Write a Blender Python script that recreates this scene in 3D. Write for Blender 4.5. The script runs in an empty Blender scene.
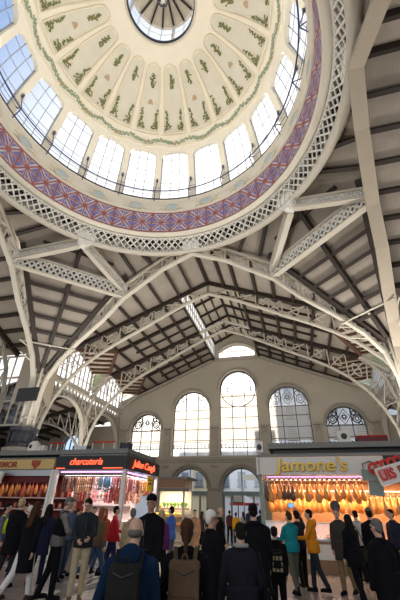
import bpy, math, random
from math import sin, cos, pi, radians as rad, sqrt
from mathutils import Vector as V, Matrix as MX
random.seed(11)
SC = bpy.context.scene
COL = SC.collection

# ------------------------------------------------------------------ mesh builder
class MB:
    def __init__(s): s.v = []; s.f = []; s.m = []; s.cur = 0
    def add(s, vs, fs, mi=None):
        b = len(s.v); s.v.extend(tuple(p) for p in vs)
        for f in fs: s.f.append(tuple(b + i for i in f)); s.m.append(s.cur if mi is None else mi)
    def quad(s, a, b, c, d, mi=None): s.add([a, b, c, d], [(0, 1, 2, 3)], mi)
    def box(s, c, size, rot=None, mi=None):
        c = V(c); hx, hy, hz = size[0]/2, size[1]/2, size[2]/2
        ps = [V((x, y, z)) for x in (-hx, hx) for y in (-hy, hy) for z in (-hz, hz)]
        if rot is not None: ps = [rot @ p for p in ps]
        s.add([c + p for p in ps], [(0,1,3,2),(4,6,7,5),(0,4,5,1),(2,3,7,6),(0,2,6,4),(1,5,7,3)], mi)
    def bb(s, x0, x1, y0, y1, z0, z1, mi=None):
        s.box(((x0+x1)/2, (y0+y1)/2, (z0+z1)/2), (abs(x1-x0), abs(y1-y0), abs(z1-z0)), None, mi)
    def beam(s, p0, p1, w, h, up=(0, 0, 1), mi=None):
        p0, p1 = V(p0), V(p1); d = p1 - p0; L = d.length
        if L < 1e-6: return
        y = d / L; u = V(up); x = y.cross(u)
        if x.length < 1e-4: x = y.cross(V((1, 0, 0)))
        x.normalize(); z = x.cross(y)
        s.box((p0+p1)/2, (w, L, h), MX((x, y, z)).transposed(), mi)
    def path(s, pts, w, h, up=(0, 0, 1), mi=None):
        for a, b in zip(pts, pts[1:]):
            a, b = V(a), V(b); e = (b-a).normalized()*min(w, h)*.2
            s.beam(a-e, b+e, w, h, up, mi)
    def tube(s, pts, r, n=8, closed=False, mi=None):
        pts = [V(p) for p in pts]; k = len(pts); rings = []
        rr = r if isinstance(r, (list, tuple)) else [r]*k
        prev = None
        for i, p in enumerate(pts):
            if closed: t = pts[(i+1) % k] - pts[i-1]
            else: t = pts[min(i+1, k-1)] - pts[max(i-1, 0)]
            t.normalize()
            if prev is None:
                a = t.cross(V((0, 0, 1)))
                if a.length < .05: a = t.cross(V((1, 0, 0)))
            else: a = prev - t*prev.dot(t)
            a.normalize(); b = t.cross(a); prev = a
            rings.append([p + (a*cos(2*pi*j/n) + b*sin(2*pi*j/n))*rr[i] for j in range(n)])
        vs = [q for rg in rings for q in rg]; fs = []
        for i in range(k if closed else k-1):
            for j in range(n):
                i2 = (i+1) % k
                fs.append((i*n+j, i*n+(j+1) % n, i2*n+(j+1) % n, i2*n+j))
        if not closed: fs.append(tuple(range(n))[::-1]); fs.append(tuple((k-1)*n+j for j in range(n)))
        s.add(vs, fs, mi)
    def lathe(s, prof, c=(0, 0, 0), n=16, mi=None, a0=0, a1=2*pi, cap=True, sx=1, sy=1):
        c = V(c); full = abs(a1-a0-2*pi) < 1e-6; m = n if full else n+1
        vs = []
        for r, z in prof:
            for j in range(m):
                a = a0+(a1-a0)*j/n; vs.append(c+V((r*sin(a)*sx, r*cos(a)*sy, z)))
        fs = []
        for i in range(len(prof)-1):
            for j in range(n):
                j2 = (j+1) % m if full else j+1
                fs.append((i*m+j, i*m+j2, (i+1)*m+j2, (i+1)*m+j))
        if cap and full:
            if prof[0][0] > 1e-5: fs.append(tuple(range(m)))
            if prof[-1][0] > 1e-5: fs.append(tuple((len(prof)-1)*m+j for j in range(m))[::-1])
        s.add(vs, fs, mi)
    def capsule(s, p0, p1, r0, r1, n=10, mi=None, flat=1.0, fdir=None):
        p0, p1 = V(p0), V(p1); d = p1-p0; L = max(d.length, 1e-5); t = d/L
        x = V(fdir) if fdir is not None else (V((1, 0, 0)) if abs(t.x) < .8 else V((0, 1, 0)))
        x = x - t*x.dot(t); x.normalize(); y = t.cross(x)
        prof = []
        for i in range(0, 5): a = -pi/2+pi/2*i/4; prof.append((r0*cos(a), r0*sin(a)))
        for i in range(0, 5): a = pi/2*i/4; prof.append((r1*cos(a), L+r1*sin(a)))
        prof[0] = (r0*.02, -r0); prof[-1] = (r1*.02, L+r1)
        vs = []
        for r, z in prof:
            for j in range(n):
                a = 2*pi*j/n; vs.append(p0+t*z+x*(r*cos(a))+y*(r*sin(a)*flat))
        fs = []
        for i in range(len(prof)-1):
            for j in range(n): fs.append((i*n+j, i*n+(j+1) % n, (i+1)*n+(j+1) % n, (i+1)*n+j))
        fs.append(tuple(range(n))[::-1]); fs.append(tuple((len(prof)-1)*n+j for j in range(n)))
        s.add(vs, fs, mi)
    def ell(s, c, r, rot=None, n=12, m=8, mi=None):
        c = V(c); vs = []; fs = []
        for i in range(m+1):
            a = -pi/2+pi*i/m
            for j in range(n):
                b = 2*pi*j/n; p = V((r[0]*cos(a)*cos(b), r[1]*cos(a)*sin(b), r[2]*sin(a)))
                if i in (0, m): p = V((r[0]*.01*cos(b), r[1]*.01*sin(b), r[2]*sin(a)))
                if rot is not None: p = rot @ p
                vs.append(c+p)
        for i in range(m):
            for j in range(n): fs.append((i*n+j, i*n+(j+1) % n, (i+1)*n+(j+1) % n, (i+1)*n+j))
        fs.append(tuple(range(n))[::-1]); fs.append(tuple(m*n+j for j in range(n)))
        s.add(vs, fs, mi)
    def prism(s, poly, o, ux, uy, th, mi=None):
        o, ux, uy = V(o), V(ux), V(uy); nz = ux.cross(uy).normalized(); n = len(poly)
        a = [o+ux*p[0]+uy*p[1] for p in poly]; b = [p+nz*th for p in a]
        s.add(a+b, [tuple(range(n))[::-1], tuple(range(n, 2*n))]+[(i, (i+1) % n, n+(i+1) % n, n+i) for i in range(n)], mi)
    def build(s, name, mat, parent=None, smooth=False, local=False):
        off = V((0, 0, 0))
        if parent is not None and not local: off = ORG.get(parent.name, V((0, 0, 0)))
        me = bpy.data.meshes.new(name)
        me.from_pydata([(p[0]-off.x, p[1]-off.y, p[2]-off.z) for p in s.v], [], s.f)
        for m in (mat if isinstance(mat, (list, tuple)) else [mat]): me.materials.append(m)
        me.polygons.foreach_set('material_index', s.m)
        if smooth: me.polygons.foreach_set('use_smooth', [True]*len(me.polygons))
        me.update()
        o = bpy.data.objects.new(name, me); COL.objects.link(o)
        if parent is not None: o.parent = parent
        ORG[o.name] = off
        return o
ORG = {}
def tag(o, label=None, cat=None, group=None, kind=None):
    if label: o['label'] = label
    if cat: o['category'] = cat
    if group: o['group'] = group
    if kind: o['kind'] = kind
    return o
def thing(name, loc, label, cat, group=None, rz=0, kind=None):
    o = bpy.data.objects.new(name, None); COL.objects.link(o); o.location = loc; o.rotation_euler = (0, 0, rz)
    o.empty_display_size = .2; ORG[o.name] = V(loc)
    return tag(o, label, cat, group, kind)
def copy_tree(o, parent=None):
    c = o.copy(); COL.objects.link(c); c.parent = parent
    for ch in list(o.children): copy_tree(ch, c)
    return c
def remesh(o, vox, it=4):
    m = o.modifiers.new('remesh', 'REMESH'); m.mode = 'VOXEL'; m.voxel_size = vox; m.use_smooth_shade = True
    m = o.modifiers.new('smooth', 'SMOOTH'); m.factor = .5; m.iterations = it
    return o

# ------------------------------------------------------------------ materials
def nodes(name):
    m = bpy.data.materials.new(name); m.use_nodes = True
    nt = m.node_tree; b = nt.nodes['Principled BSDF']; return m, nt, b
def mat(name, rgb, rough=.6, metal=0., var=.12, scale=6., spec=.4, bump=0.):
    m, nt, b = nodes(name); b.inputs['Roughness'].default_value = rough; b.inputs['Metallic'].default_value = metal
    b.inputs['Specular IOR Level'].default_value = spec
    tc = nt.nodes.new('ShaderNodeTexCoord'); nz = nt.nodes.new('ShaderNodeTexNoise'); nz.inputs['Scale'].default_value = scale
    nz.inputs['Detail'].default_value = 4
    nt.links.new(tc.outputs['Object'], nz.inputs['Vector'])
    mx = nt.nodes.new('ShaderNodeMix'); mx.data_type = 'RGBA'
    mx.inputs[6].default_value = tuple(c*(1-var) for c in rgb)+(1,); mx.inputs[7].default_value = tuple(min(1, c*(1+var)) for c in rgb)+(1,)
    nt.links.new(nz.outputs['Fac'], mx.inputs[0]); nt.links.new(mx.outputs[2], b.inputs['Base Color'])
    if bump:
        bp = nt.nodes.new('ShaderNodeBump'); bp.inputs['Strength'].default_value = bump; bp.inputs['Distance'].default_value = .02
        nt.links.new(nz.outputs['Fac'], bp.inputs['Height']); nt.links.new(bp.outputs['Normal'], b.inputs['Normal'])
    return m
def striped(name, a, bcol, scale, direction='X', rough=.7):
    m, nt, b = nodes(name); b.inputs['Roughness'].default_value = rough
    tc = nt.nodes.new('ShaderNodeTexCoord'); w = nt.nodes.new('ShaderNodeTexWave'); w.bands_direction = direction
    w.inputs['Scale'].default_value = scale; w.inputs['Distortion'].default_value = .3; w.inputs['Detail'].default_value = 1
    nz = nt.nodes.new('ShaderNodeTexNoise'); nz.inputs['Scale'].default_value = 1.2
    nt.links.new(tc.outputs['Object'], w.inputs['Vector']); nt.links.new(tc.outputs['Object'], nz.inputs['Vector'])
    cr = nt.nodes.new('ShaderNodeValToRGB'); cr.color_ramp.elements[0].position = .0; cr.color_ramp.elements[1].position = .25
    cr.color_ramp.elements[0].color = tuple(bcol)+(1,); cr.color_ramp.elements[1].color = tuple(a)+(1,)
    nt.links.new(w.outputs['Fac'], cr.inputs['Fac'])
    mx = nt.nodes.new('ShaderNodeMix'); mx.data_type = 'RGBA'; mx.blend_type = 'MULTIPLY'; mx.inputs[0].default_value = .35
    nt.links.new(cr.outputs['Color'], mx.inputs[6]); nt.links.new(nz.outputs['Fac'], mx.inputs[7])
    nt.links.new(mx.outputs[2], b.inputs['Base Color']); return m
def emit(name, rgb, st):
    m, nt, b = nodes(name); b.inputs['Base Color'].default_value = tuple(rgb)+(1,)
    b.inputs['Emission Color'].default_value = tuple(rgb)+(1,); b.inputs['Emission Strength'].default_value = st
    return m
def glass(name, tint, clear=.85, rough=.05, translucent=None):
    m = bpy.data.materials.new(name); m.use_nodes = True; nt = m.node_tree; nt.nodes.clear()
    out = nt.nodes.new('ShaderNodeOutputMaterial'); tr = nt.nodes.new('ShaderNodeBsdfTransparent'); tr.inputs[0].default_value = tuple(tint)+(1,)
    if translucent:
        g = nt.nodes.new('ShaderNodeBsdfTranslucent'); g.inputs[0].default_value = tuple(translucent)+(1,)
    else:
        g = nt.nodes.new('ShaderNodeBsdfGlossy'); g.inputs['Roughness'].default_value = rough; g.inputs[0].default_value = (.8, .85, .9, 1)
    mx = nt.nodes.new('ShaderNodeMixShader'); mx.inputs[0].default_value = 1-clear
    nt.links.new(tr.outputs[0], mx.inputs[1]); nt.links.new(g.outputs[0], mx.inputs[2]); nt.links.new(mx.outputs[0], out.inputs[0])
    return m
Mt = {}
Mt['iron'] = mat('cream_painted_iron', (.52, .475, .395), .5, 0, .1, 1.5)
Mt['iron_w'] = mat('white_painted_iron', (.72, .70, .64), .5, 0, .06, 2)
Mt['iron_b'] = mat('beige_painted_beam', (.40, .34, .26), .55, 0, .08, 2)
Mt['dome'] = mat('dome_cream', (.70, .65, .54), .7, 0, .07, 1.2)
Mt['dome_panel'] = mat('dome_panel_beige', (.58, .545, .45), .75, 0, .08, 1.5)
Mt['dome_rib'] = mat('dome_rib_ochre', (.70, .62, .47), .7, 0, .06, 2)
Mt['leaf'] = mat('painted_leaf_green', (.15, .155, .06), .8, 0, .35, 5)
Mt['garland'] = mat('garland_green_grey', (.25, .30, .20), .8, 0, .3, 5)
Mt['flower'] = mat('orange_flower', (.62, .27, .05), .7, 0, .2, 9)
Mt['lunette'] = mat('vent_brown', (.42, .31, .19), .8)
Mt['medal'] = mat('medallion_blue_grey', (.42, .50, .52), .6)
Mt['frz_bg'] = mat('frieze_lilac_tile', (.60, .52, .64), .4, 0, .15, 8)
Mt['frz_red'] = mat('frieze_brick_red', (.33, .10, .085), .5, 0, .2, 6)
Mt['frz_blue'] = mat('frieze_cobalt', (.16, .16, .42), .4, 0, .2, 6)
Mt['dark'] = mat('dark_iron', (.035, .035, .045), .5)
Mt['bluepipe'] = mat('dark_blue_pipe', (.05, .06, .13), .45)
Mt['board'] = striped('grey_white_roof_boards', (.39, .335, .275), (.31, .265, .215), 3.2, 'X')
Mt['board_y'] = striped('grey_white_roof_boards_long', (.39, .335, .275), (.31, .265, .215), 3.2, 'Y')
Mt['board_sunlit'] = striped('sunlit_roof_boards', (.72, .64, .52), (.58, .5, .4), 3.2, 'X')  # lighter copy of the roof boards, sunlight put into the colour
Mt['purlin'] = mat('dark_brown_purlin', (.026, .016, .011), .6, 0, .2, 3)
Mt['purlin_r'] = mat('red_brown_purlin', (.11, .05, .03), .6, 0, .2, 3)
Mt['wall'] = mat('sand_stone_plaster', (.44, .39, .31), .85, 0, .12, .8, bump=.1)
Mt['stone'] = mat('carved_stone', (.36, .32, .26), .85, 0, .15, 2, bump=.2)
Mt['pane'] = glass('clear_pane', (.96, .98, 1), .93)
Mt['frost'] = glass('frosted_pane', (1, 1, 1), .5, translucent=(.95, .95, .93))
Mt['blind'] = glass('sunlit_blind', (.6, .6, .6), .10, translucent=(.80, .76, .70))
Mt['stain'] = glass('stained_panel', (.80, .86, .66), .5, translucent=(.75, .82, .62))
Mt['floor'] = None
Mt['muntin'] = mat('grey_blue_muntin', (.30, .32, .33), .5)
Mt['greyframe'] = mat('grey_window_bar', (.10, .10, .11), .5)
Mt['white'] = mat('white_paint', (.72, .69, .63), .5, 0, .05)
Mt['greyslab'] = mat('grey_roof_slab', (.20, .20, .185), .6, 0, .12, 3)
Mt['black'] = mat('black_board', (.018, .018, .018), .45, 0, .1)
Mt['gold'] = mat('gold_letters', (.46, .29, .035), .35, .35, .15)
Mt['goldside'] = mat('bronze_letter_side', (.25, .14, .02), .4, .3)
Mt['neon'] = emit('red_neon', (1., .10, .04), 1.3)
Mt['tan'] = mat('tan_fascia', (.60, .42, .17), .6, 0, .08)
Mt['brownred'] = mat('rust_red_letters', (.34, .07, .03), .6)
Mt['red'] = mat('signal_red', (.55, .03, .02), .4)
Mt['darkred'] = mat('burgundy_panel', (.13, .010, .010), .5)
Mt['steel'] = mat('brushed_steel', (.5, .5, .5), .3, .8, .08)
Mt['counter'] = mat('counter_panel', (.30, .17, .10), .45, 0, .15)
Mt['caseglass'] = glass('display_glass', (.97, .97, .97), .9)
Mt['yellow'] = mat('yellow_card', (.85, .68, .03), .5)
Mt['teal_grey'] = mat('teal_grey_panel', (.20, .27, .26), .5)
m, nt, b = nodes('polished_floor_tiles'); b.inputs['Roughness'].default_value = .22; Mt['floor'] = m
tc = nt.nodes.new('ShaderNodeTexCoord'); br = nt.nodes.new('ShaderNodeTexBrick'); br.offset = 0
br.inputs['Scale'].default_value = 1; br.inputs['Brick Width'].default_value = .6; br.inputs['Row Height'].default_value = .6
br.inputs['Mortar Size'].default_value = .006
br.inputs['Color1'].default_value = (.27, .255, .235, 1); br.inputs['Color2'].default_value = (.31, .295, .27, 1); br.inputs['Mortar'].default_value = (.17, .16, .15, 1)
nz = nt.nodes.new('ShaderNodeTexNoise'); nz.inputs['Scale'].default_value = 14; nz.inputs['Detail'].default_value = 6
mx = nt.nodes.new('ShaderNodeMix'); mx.data_type = 'RGBA'; mx.blend_type = 'MULTIPLY'; mx.inputs[0].default_value = .3
nt.links.new(tc.outputs['Object'], br.inputs['Vector']); nt.links.new(tc.outputs['Object'], nz.inputs['Vector'])
nt.links.new(br.outputs['Color'], mx.inputs[6]); nt.links.new(nz.outputs['Fac'], mx.inputs[7]); nt.links.new(mx.outputs[2], b.inputs['Base Color'])

# ------------------------------------------------------------------ camera
PSI = rad(15.5); PITCH = .5576; ROLL = .022
CAM = V((5.27, -7.5, 1.7))
R_ = V((cos(PSI), sin(PSI), 0)); FH = V((-sin(PSI), cos(PSI), 0)); ZZ = V((0, 0, 1))
FW = FH*cos(PITCH)+ZZ*sin(PITCH); UP = ZZ*cos(PITCH)-FH*sin(PITCH)
cx = R_*cos(ROLL)+UP*sin(ROLL); cy = UP*cos(ROLL)-R_*sin(ROLL)
cd = bpy.data.cameras.new('camera'); cam = bpy.data.objects.new('camera', cd); COL.objects.link(cam)
cd.sensor_fit = 'VERTICAL'; cd.sensor_height = 24; cd.sensor_width = 16; cd.lens = 336/600*24; cd.clip_end = 500; cd.clip_start = .05
rm = MX((cx, cy, -FW)).transposed().to_4x4(); rm.translation = CAM; cam.matrix_world = rm
SC.camera = cam
def at_dist(px, d, H=1.0):
    """floor point seen at column px (taken near the horizon) d metres along the heading"""
    t = (px-212)/1.0; k = (px-200)/396.*d
    p = CAM+FH*d+R_*k; return V((p.x, p.y, 0))
# ================================================================== DOME
PROF = [(8.42, 20.6), (8.40, 21.6), (8.24, 23.0), (7.95, 24.4), (7.55, 25.7), (6.95, 26.9), (6.15, 28.0), (5.1, 29.0), (3.8, 29.85), (2.31, 30.5)]
def _cr(p0, p1, p2, p3, t):
    return .5*((2*p1)+(-p0+p2)*t+(2*p0-5*p1+4*p2-p3)*t*t+(-p0+3*p1-3*p2+p3)*t**3)
_pl = [0.]
for a, b_ in zip(PROF, PROF[1:]): _pl.append(_pl[-1]+sqrt((a[0]-b_[0])**2+(a[1]-b_[1])**2))
SMAX = _pl[-1]
def prof(s):
    s = max(0, min(SMAX-1e-6, s)); i = 0
    while s > _pl[i+1]: i += 1
    t = (s-_pl[i])/(_pl[i+1]-_pl[i]); g = lambda k: PROF[max(0, min(len(PROF)-1, k))]
    return tuple(_cr(g(i-1)[c], g(i)[c], g(i+1)[c], g(i+2)[c], t) for c in (0, 1))
def dpt(az, s, off=0.):
    """point on the inner dome surface; off > 0 is outward"""
    r, z = prof(s); r2, z2 = prof(s+.05); r1, z1 = prof(s-.05)
    tr, tz = r2-r1, z2-z1; L = sqrt(tr*tr+tz*tz) or 1
    r += off*tz/L; z += off*(-tr)/L
    a = rad(az); return V((r*sin(a), r*cos(a), z))
S_W0, S_SP, S_AP, S_TOP = .06, 4.55, 5.0, 5.25
dome = thing('dome', (0, 0, 17.3), 'cream painted dome with ring of tall windows and central lantern', 'dome')
HA = 7.45
def wtop(a):
    u = min(1, abs(a)/HA); return S_SP+(S_AP-S_SP)*sqrt(max(0, 1-u*u))
mb = MB()
for k in range(20):
    c = 9+18*k
    cols = [-9, -8.2, -HA]+[-HA+HA*2*i/10 for i in range(1, 10)]+[HA, 8.2, 9]
    for a0, a1 in zip(cols, cols[1:]):
        ins = abs((a0+a1)/2) < HA
        b0 = wtop(a0) if ins else 0; b1 = wtop(a1) if ins else 0
        N = 2 if ins else 8
        for j in range(N):
            f0, f1 = j/N, (j+1)/N
            mb.quad(dpt(c+a0, b0+(S_TOP-b0)*f0), dpt(c+a1, b1+(S_TOP-b1)*f0), dpt(c+a1, b1+(S_TOP-b1)*f1), dpt(c+a0, b0+(S_TOP-b0)*f1), 0)
        if ins:
            mb.quad(dpt(c+a0, b0), dpt(c+a1, b1), dpt(c+a1, b1, .35), dpt(c+a0, b0, .35), 0)
            mb.quad(dpt(c+a0, 0), dpt(c+a1, 0), dpt(c+a1, S_W0), dpt(c+a0, S_W0), 0)
            mb.quad(dpt(c+a0, S_W0), dpt(c+a1, S_W0), dpt(c+a1, S_W0, .35), dpt(c+a0, S_W0, .35), 0)
    for sg in (-HA, HA):
        for j in range(6):
            s0, s1 = S_W0+(S_SP-S_W0)*j/6, S_W0+(S_SP-S_W0)*(j+1)/6
            mb.quad(dpt(c+sg, s0), dpt(c+sg, s1), dpt(c+sg, s1, .35), dpt(c+sg, s0, .35), 0)
# upper shell : panels and ribs as material zones
P0, P1, PA = 6.5, 11.25, 10.75
def pw(s):
    """half angle of a panel at s (0 outside)"""
    if s < P0 or s > P1: return 0
    if s < PA: return 7.3
    u = (s-PA)/(P1-PA); return 7.3*sqrt(max(0, 1-u*u))
NS = 26
for k in range(20):
    c = 9+18*k
    for j in range(NS):
        s0, s1 = S_TOP+(SMAX-S_TOP)*j/NS, S_TOP+(SMAX-S_TOP)*(j+1)/NS; sm = (s0+s1)/2
        cs = [-9, -7.3, -5, -2.5, 0, 2.5, 5, 7.3, 9]
        for a0, a1 in zip(cs, cs[1:]):
            mi = 1 if abs((a0+a1)/2) < pw(sm) else 0
            mb.quad(dpt(c+a0, s0), dpt(c+a1, s0), dpt(c+a1, s1), dpt(c+a0, s1), mi)
shellmb = mb
# panel mouldings
pm = None
for k in range(20):
    c = 9+18*k; mb = MB(); pts = []
    for j in range(9): pts.append(dpt(c-7.3, P0+(PA-P0)*j/8, -.03))
    for j in range(1, 8):
        a = pi*j/8; pts.append(dpt(c-7.3*cos(a), PA+(P1-PA)*sin(a), -.03))
    for j in range(9): pts.append(dpt(c+7.3, PA-(PA-P0)*j/8, -.03))
    for j in range(1, 8): pts.append(dpt(c+7.3-14.6*j/8, P0, -.03))
    mb.tube(pts, .055, 6, True); mb.build('panel_moulding', Mt['dome_rib'], dome, True)
# painted foliage
def leafq(mb, az, s, ang, L, mi=0):
    r = prof(s)[0]; da = math.degrees(1/r)
    ca, sa = cos(ang), sin(ang); w = L*.30
    P = lambda u, v: dpt(az+(u*ca-v*sa)*da, s+(u*sa+v*ca), -.035)
    mb.quad(P(-L*.5, 0), P(0, -w), P(L*.5, 0), P(0, w), mi)
rg = random.Random(3)
for k in range(20):
    c = 9+18*k; mb = MB()
    for sg in (-1, 1):
        for t in range(11):            # corner sprig: up the side, then along the bottom
            s = P0+.28+t*.135; a = c+sg*(6.2-.9*sin(t*.28))
            for q in range(2): leafq(mb, a+rg.uniform(-.9, .6)*sg-sg*.2, s+rg.uniform(-.08, .08), rg.uniform(.4, 2.7), .22, 0)
        for t in range(6):
            s = P0+.26+rg.uniform(0, .12); a = c+sg*(5.7-t*.62)
            for q in range(2): leafq(mb, a, s+rg.uniform(-.08, .35), rg.uniform(-.8, 1.2)*sg, .22, 0)
        for t in range(4): leafq(mb, c+sg*(6.2-1.2*t), P0+.3+rg.uniform(0, .5), 0, .10, 1)
    for t in range(13):
        s = 9.75+t*.07
        leafq(mb, c+rg.uniform(-.9, .9)*(1.3 if t < 8 else .7), s, rg.uniform(.5, 2.6), .24, 0)
        leafq(mb, c+rg.uniform(-1, 1)*(3.2 if 4 < t < 9 else 1.6), s, rg.uniform(.2, 2.9), .22, 0)
    leafq(mb, c, 10.2, 0, .16, 1)
    shellmb.add(mb.v, [], 0); b0_ = len(shellmb.v)-len(mb.v)
    for f_, m_ in zip(mb.f, mb.m): shellmb.f.append(tuple(b0_+i for i in f_)); shellmb.m.append(2+m_)
mb = MB()
for k in range(20*26):
    az = 18*k/26.; ph = (az % 18)/18.
    s = 5.66+.30*(2*abs(ph-.5))**1.5*1.0
    for q in range(3): leafq(mb, az+rg.uniform(-.3, .3), s+rg.uniform(-.14, .14), rg.uniform(0, 3.1), .20, 0)
    if abs(ph-.5) < .07 or rg.random() < .05: leafq(mb, az, s+rg.uniform(-.06, .06), rg.uniform(0, 3), .2, 1)
b0_ = len(shellmb.v); shellmb.v.extend(mb.v)
for f_, m_ in zip(mb.f, mb.m): shellmb.f.append(tuple(b0_+i for i in f_)); shellmb.m.append(4 if m_ == 0 else 3)
shellmb.build('dome_shell', [Mt['dome'], Mt['dome_panel'], Mt['leaf'], Mt['flower'], Mt['garland']], dome, True)
for off in (5.4, 6.28):
    mb = MB(); mb.tube([dpt(a*3, off-(.22*(1-abs(((a*3) % 18)/9.-1)) if off < 6 else 0)+(.1 if off < 6 else 0), -.02) for a in range(120)], .05, 6, True)
    mb.build('scalloped_moulding', Mt['dome_rib'], dome, True)
for k in range(0, 20, 2):
    c = 9+18*k; mb = MB()
    vs = [dpt(c+2.0*cos(pi*j/8), 8.55+.38*sin(pi*j/8), -.04) for j in range(9)]
    mb.add(vs, [tuple(range(9))]); mb.build('vent_lunette', Mt['lunette'], dome)
# windows
for k in range(20):
    c = 9+18*k; mb = MB(); f = MB()
    cols = [-HA+HA*2*i/8 for i in range(9)]
    for a0, a1 in zip(cols, cols[1:]):
        for j in range(6):
            g = lambda a, j: S_W0+(wtop(a)-S_W0)*j/6
            mb.quad(dpt(c+a0, g(a0, j), .3), dpt(c+a1, g(a1, j), .3), dpt(c+a1, g(a1, j+1), .3), dpt(c+a0, g(a0, j+1), .3))
    for a in (-2.25, 2.25): f.tube([dpt(c+a, S_W0+(wtop(a)-S_W0)*j/6, .24) for j in range(7)], .028, 5)
    for a in (-HA+.15, HA-.15): f.tube([dpt(c+a, S_W0+(S_SP-S_W0)*j/6, .24) for j in range(7)], .05, 5)
    for s in (1.1, 2.2, 3.3, 4.35): f.tube([dpt(c+a, s, .24) for a in (-HA, -3, 0, 3, HA)], .025, 5)
    fo = f.build('dome_window', Mt['muntin'], dome, True); mb.build('pane', Mt['pane'], fo)
# drum ledge, medallions
mb = MB()
mb.lathe([(8.16, 19.25), (8.05, 19.3), (8.05, 19.42), (8.18, 19.46), (8.18, 20.2), (8.05, 20.3), (8.0, 20.42), (8.05, 20.5), (8.42, 20.6)], (0, 0, 0), 120, cap=False)
mb.build('ledge', Mt['dome'], dome, True)
for k in range(20):
    a = rad(9+18*k); o = V((8.16*sin(a), 8.16*cos(a), 19.83)); t = V((cos(a), -sin(a), 0)); n = V((-sin(a), -cos(a), 0))
    mb = MB(); pts = [(.42*cos(2*pi*j/20), .27*sin(2*pi*j/20)) for j in range(20)]
    mb.prism(pts, o, t, V((0, 0, 1)), -.05 if t.cross(V((0, 0, 1))).dot(n) < 0 else .05, 0)
    mb.tube([o+n*.06+t*(p[0]*1.1)+V((0, 0, p[1]*1.15)) for p in pts], .04, 6, True, 1)
    for sg in (-1, 1):
        for zz in (-.14, .14): mb.tube([o+n*.03+t*(sg*.55)+V((0, 0, zz)), o+n*.03+t*(sg*.85)+V((0, 0, zz))], .03, 5, mi=1)
    mb.build('medallion', [Mt['medal'], Mt['dome_rib']], dome)
# handrails
def ringpts(r, z, n=120): return [V((r*sin(2*pi*j/n), r*cos(2*pi*j/n), z)) for j in range(n)]
mb = MB(); mb.tube(ringpts(8.10, 20.62), .06, 6, True); mb.build('ledge_rim', Mt['dark'], dome, True)
mb = MB(); mb.tube(ringpts(7.72, 21.05), .045, 6, True); mb.build('light_rail', Mt['bluepipe'], dome, True)
mb = MB()
for zz in (21.5, 21.95): mb.tube(ringpts(8.22, zz), .016, 5, True)
mb.build('guard_wire', Mt['bluepipe'], dome, True)
for k in range(20):
    a = 18*k; q = rad(a); P = lambda r, z, d=0: V((r*sin(q+d), r*cos(q+d), z)); mb = MB()
    mb.tube([P(8.05, 20.3), P(7.72, 21.05), P(8.25, 21.5)], .035, 5); mb.tube([P(7.72, 21.05), P(8.2, 22.6)], .03, 5)
    mb.box(P(8.18, 22.7), (.12, .12, .3)); mb.build('rail_bracket', Mt['bluepipe'], dome)
# frieze
Z0, Z1, RF = 17.46, 19.25, 8.17
mb = MB(); mb.lathe([(RF, Z0), (RF, Z1)], (0, 0, 0), 120, cap=False); fzb = mb
def cyl(a, z, r): return V((r*sin(rad(a)), r*cos(rad(a)), z))
mr, mblue, mw = MB(), MB(), MB()
NC = 40; dA = 360/NC; zm = (Z0+Z1)/2
def stripe(mb, a0, z0, a1, z1, w, r):
    n = 3
    p = [(a0+(a1-a0)*i/n, z0+(z1-z0)*i/n) for i in range(n+1)]
    du = rad(a1-a0)*RF; dz = z1-z0; L = sqrt(du*du+dz*dz); na, nzv = -dz/L*w/2, du/L*w/2
    for (A, Zz), (B, Y) in zip(p, p[1:]):
        da = math.degrees(na/RF); mb.quad(cyl(A-da, Zz-nzv, r), cyl(B-da, Y-nzv, r), cyl(B+da, Y+nzv, r), cyl(A+da, Zz+nzv, r))
for k in range(NC):
    a = k*dA; b2 = a+dA; m2 = a+dA/2
    stripe(mr, a, Z0+.1, b2, Z1-.1, .095, RF-.03); stripe(mr, a, Z1-.1, b2, Z0+.1, .095, RF-.032)
    stripe(mr, a, zm, b2, zm, .085, RF-.034); stripe(mr, a, Z0, a, Z1, .085, RF-.036); stripe(mr, m2, Z0, m2, Z1, .06, RF-.036); 
    mr.quad(cyl(m2-1.3, zm, RF-.04), cyl(m2, zm-.2, RF-.04), cyl(m2+1.3, zm, RF-.04), cyl(m2, zm+.2, RF-.04))
    for s1 in (0, 1):
        for s2 in (-1, 1):
            ze = Z0 if s1 == 0 else Z1; sg = 1 if s1 == 0 else -1
            A = lambda u, v: cyl(m2+s2*u*dA, ze+sg*v, RF-.02)
            mblue.add([A(.06, .14), A(.34, .14), A(.06, .62)], [(0, 1, 2)]); mblue.add([A(.46, .32), A(.46, .78), A(.2, .78)], [(0, 1, 2)])
            stripe(mw, m2+s2*.05*dA, ze+sg*.16, m2+s2*.22*dA, ze+sg*.16, .05, RF-.025); stripe(mw, m2+s2*.42*dA, ze+sg*.3, m2+s2*.14*dA, ze+sg*.74, .05, RF-.026); stripe(mw, m2+s2*.34*dA, ze+sg*.12, m2+s2*.08*dA, ze+sg*.55, .045, RF-.027)
        zz = Z0+.05 if s1 == 0 else Z1-.05
        stripe(mr, a, zz, b2, zz, .10, RF-.028)
for i_, q_ in enumerate((mr, mblue, mw)):
    b0_ = len(fzb.v); fzb.v.extend(q_.v)
    for f_ in q_.f: fzb.f.append(tuple(b0_+i for i in f_)); fzb.m.append(1+i_)
fzb.build('frieze', [Mt['frz_bg'], Mt['frz_red'], Mt['frz_blue'], Mt['iron_w']], dome)
mb = MB()
mb.lathe([(8.17, 17.46), (8.15, 17.43), (8.2, 17.38), (8.3, 17.37), (8.34, 17.32), (8.46, 17.32), (8.52, 17.38), (8.95, 17.42), (9.0, 17.46)], (0, 0, 0), 120, cap=False)
mb.build('cream_moulding', Mt['dome'], dome, True)
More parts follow.
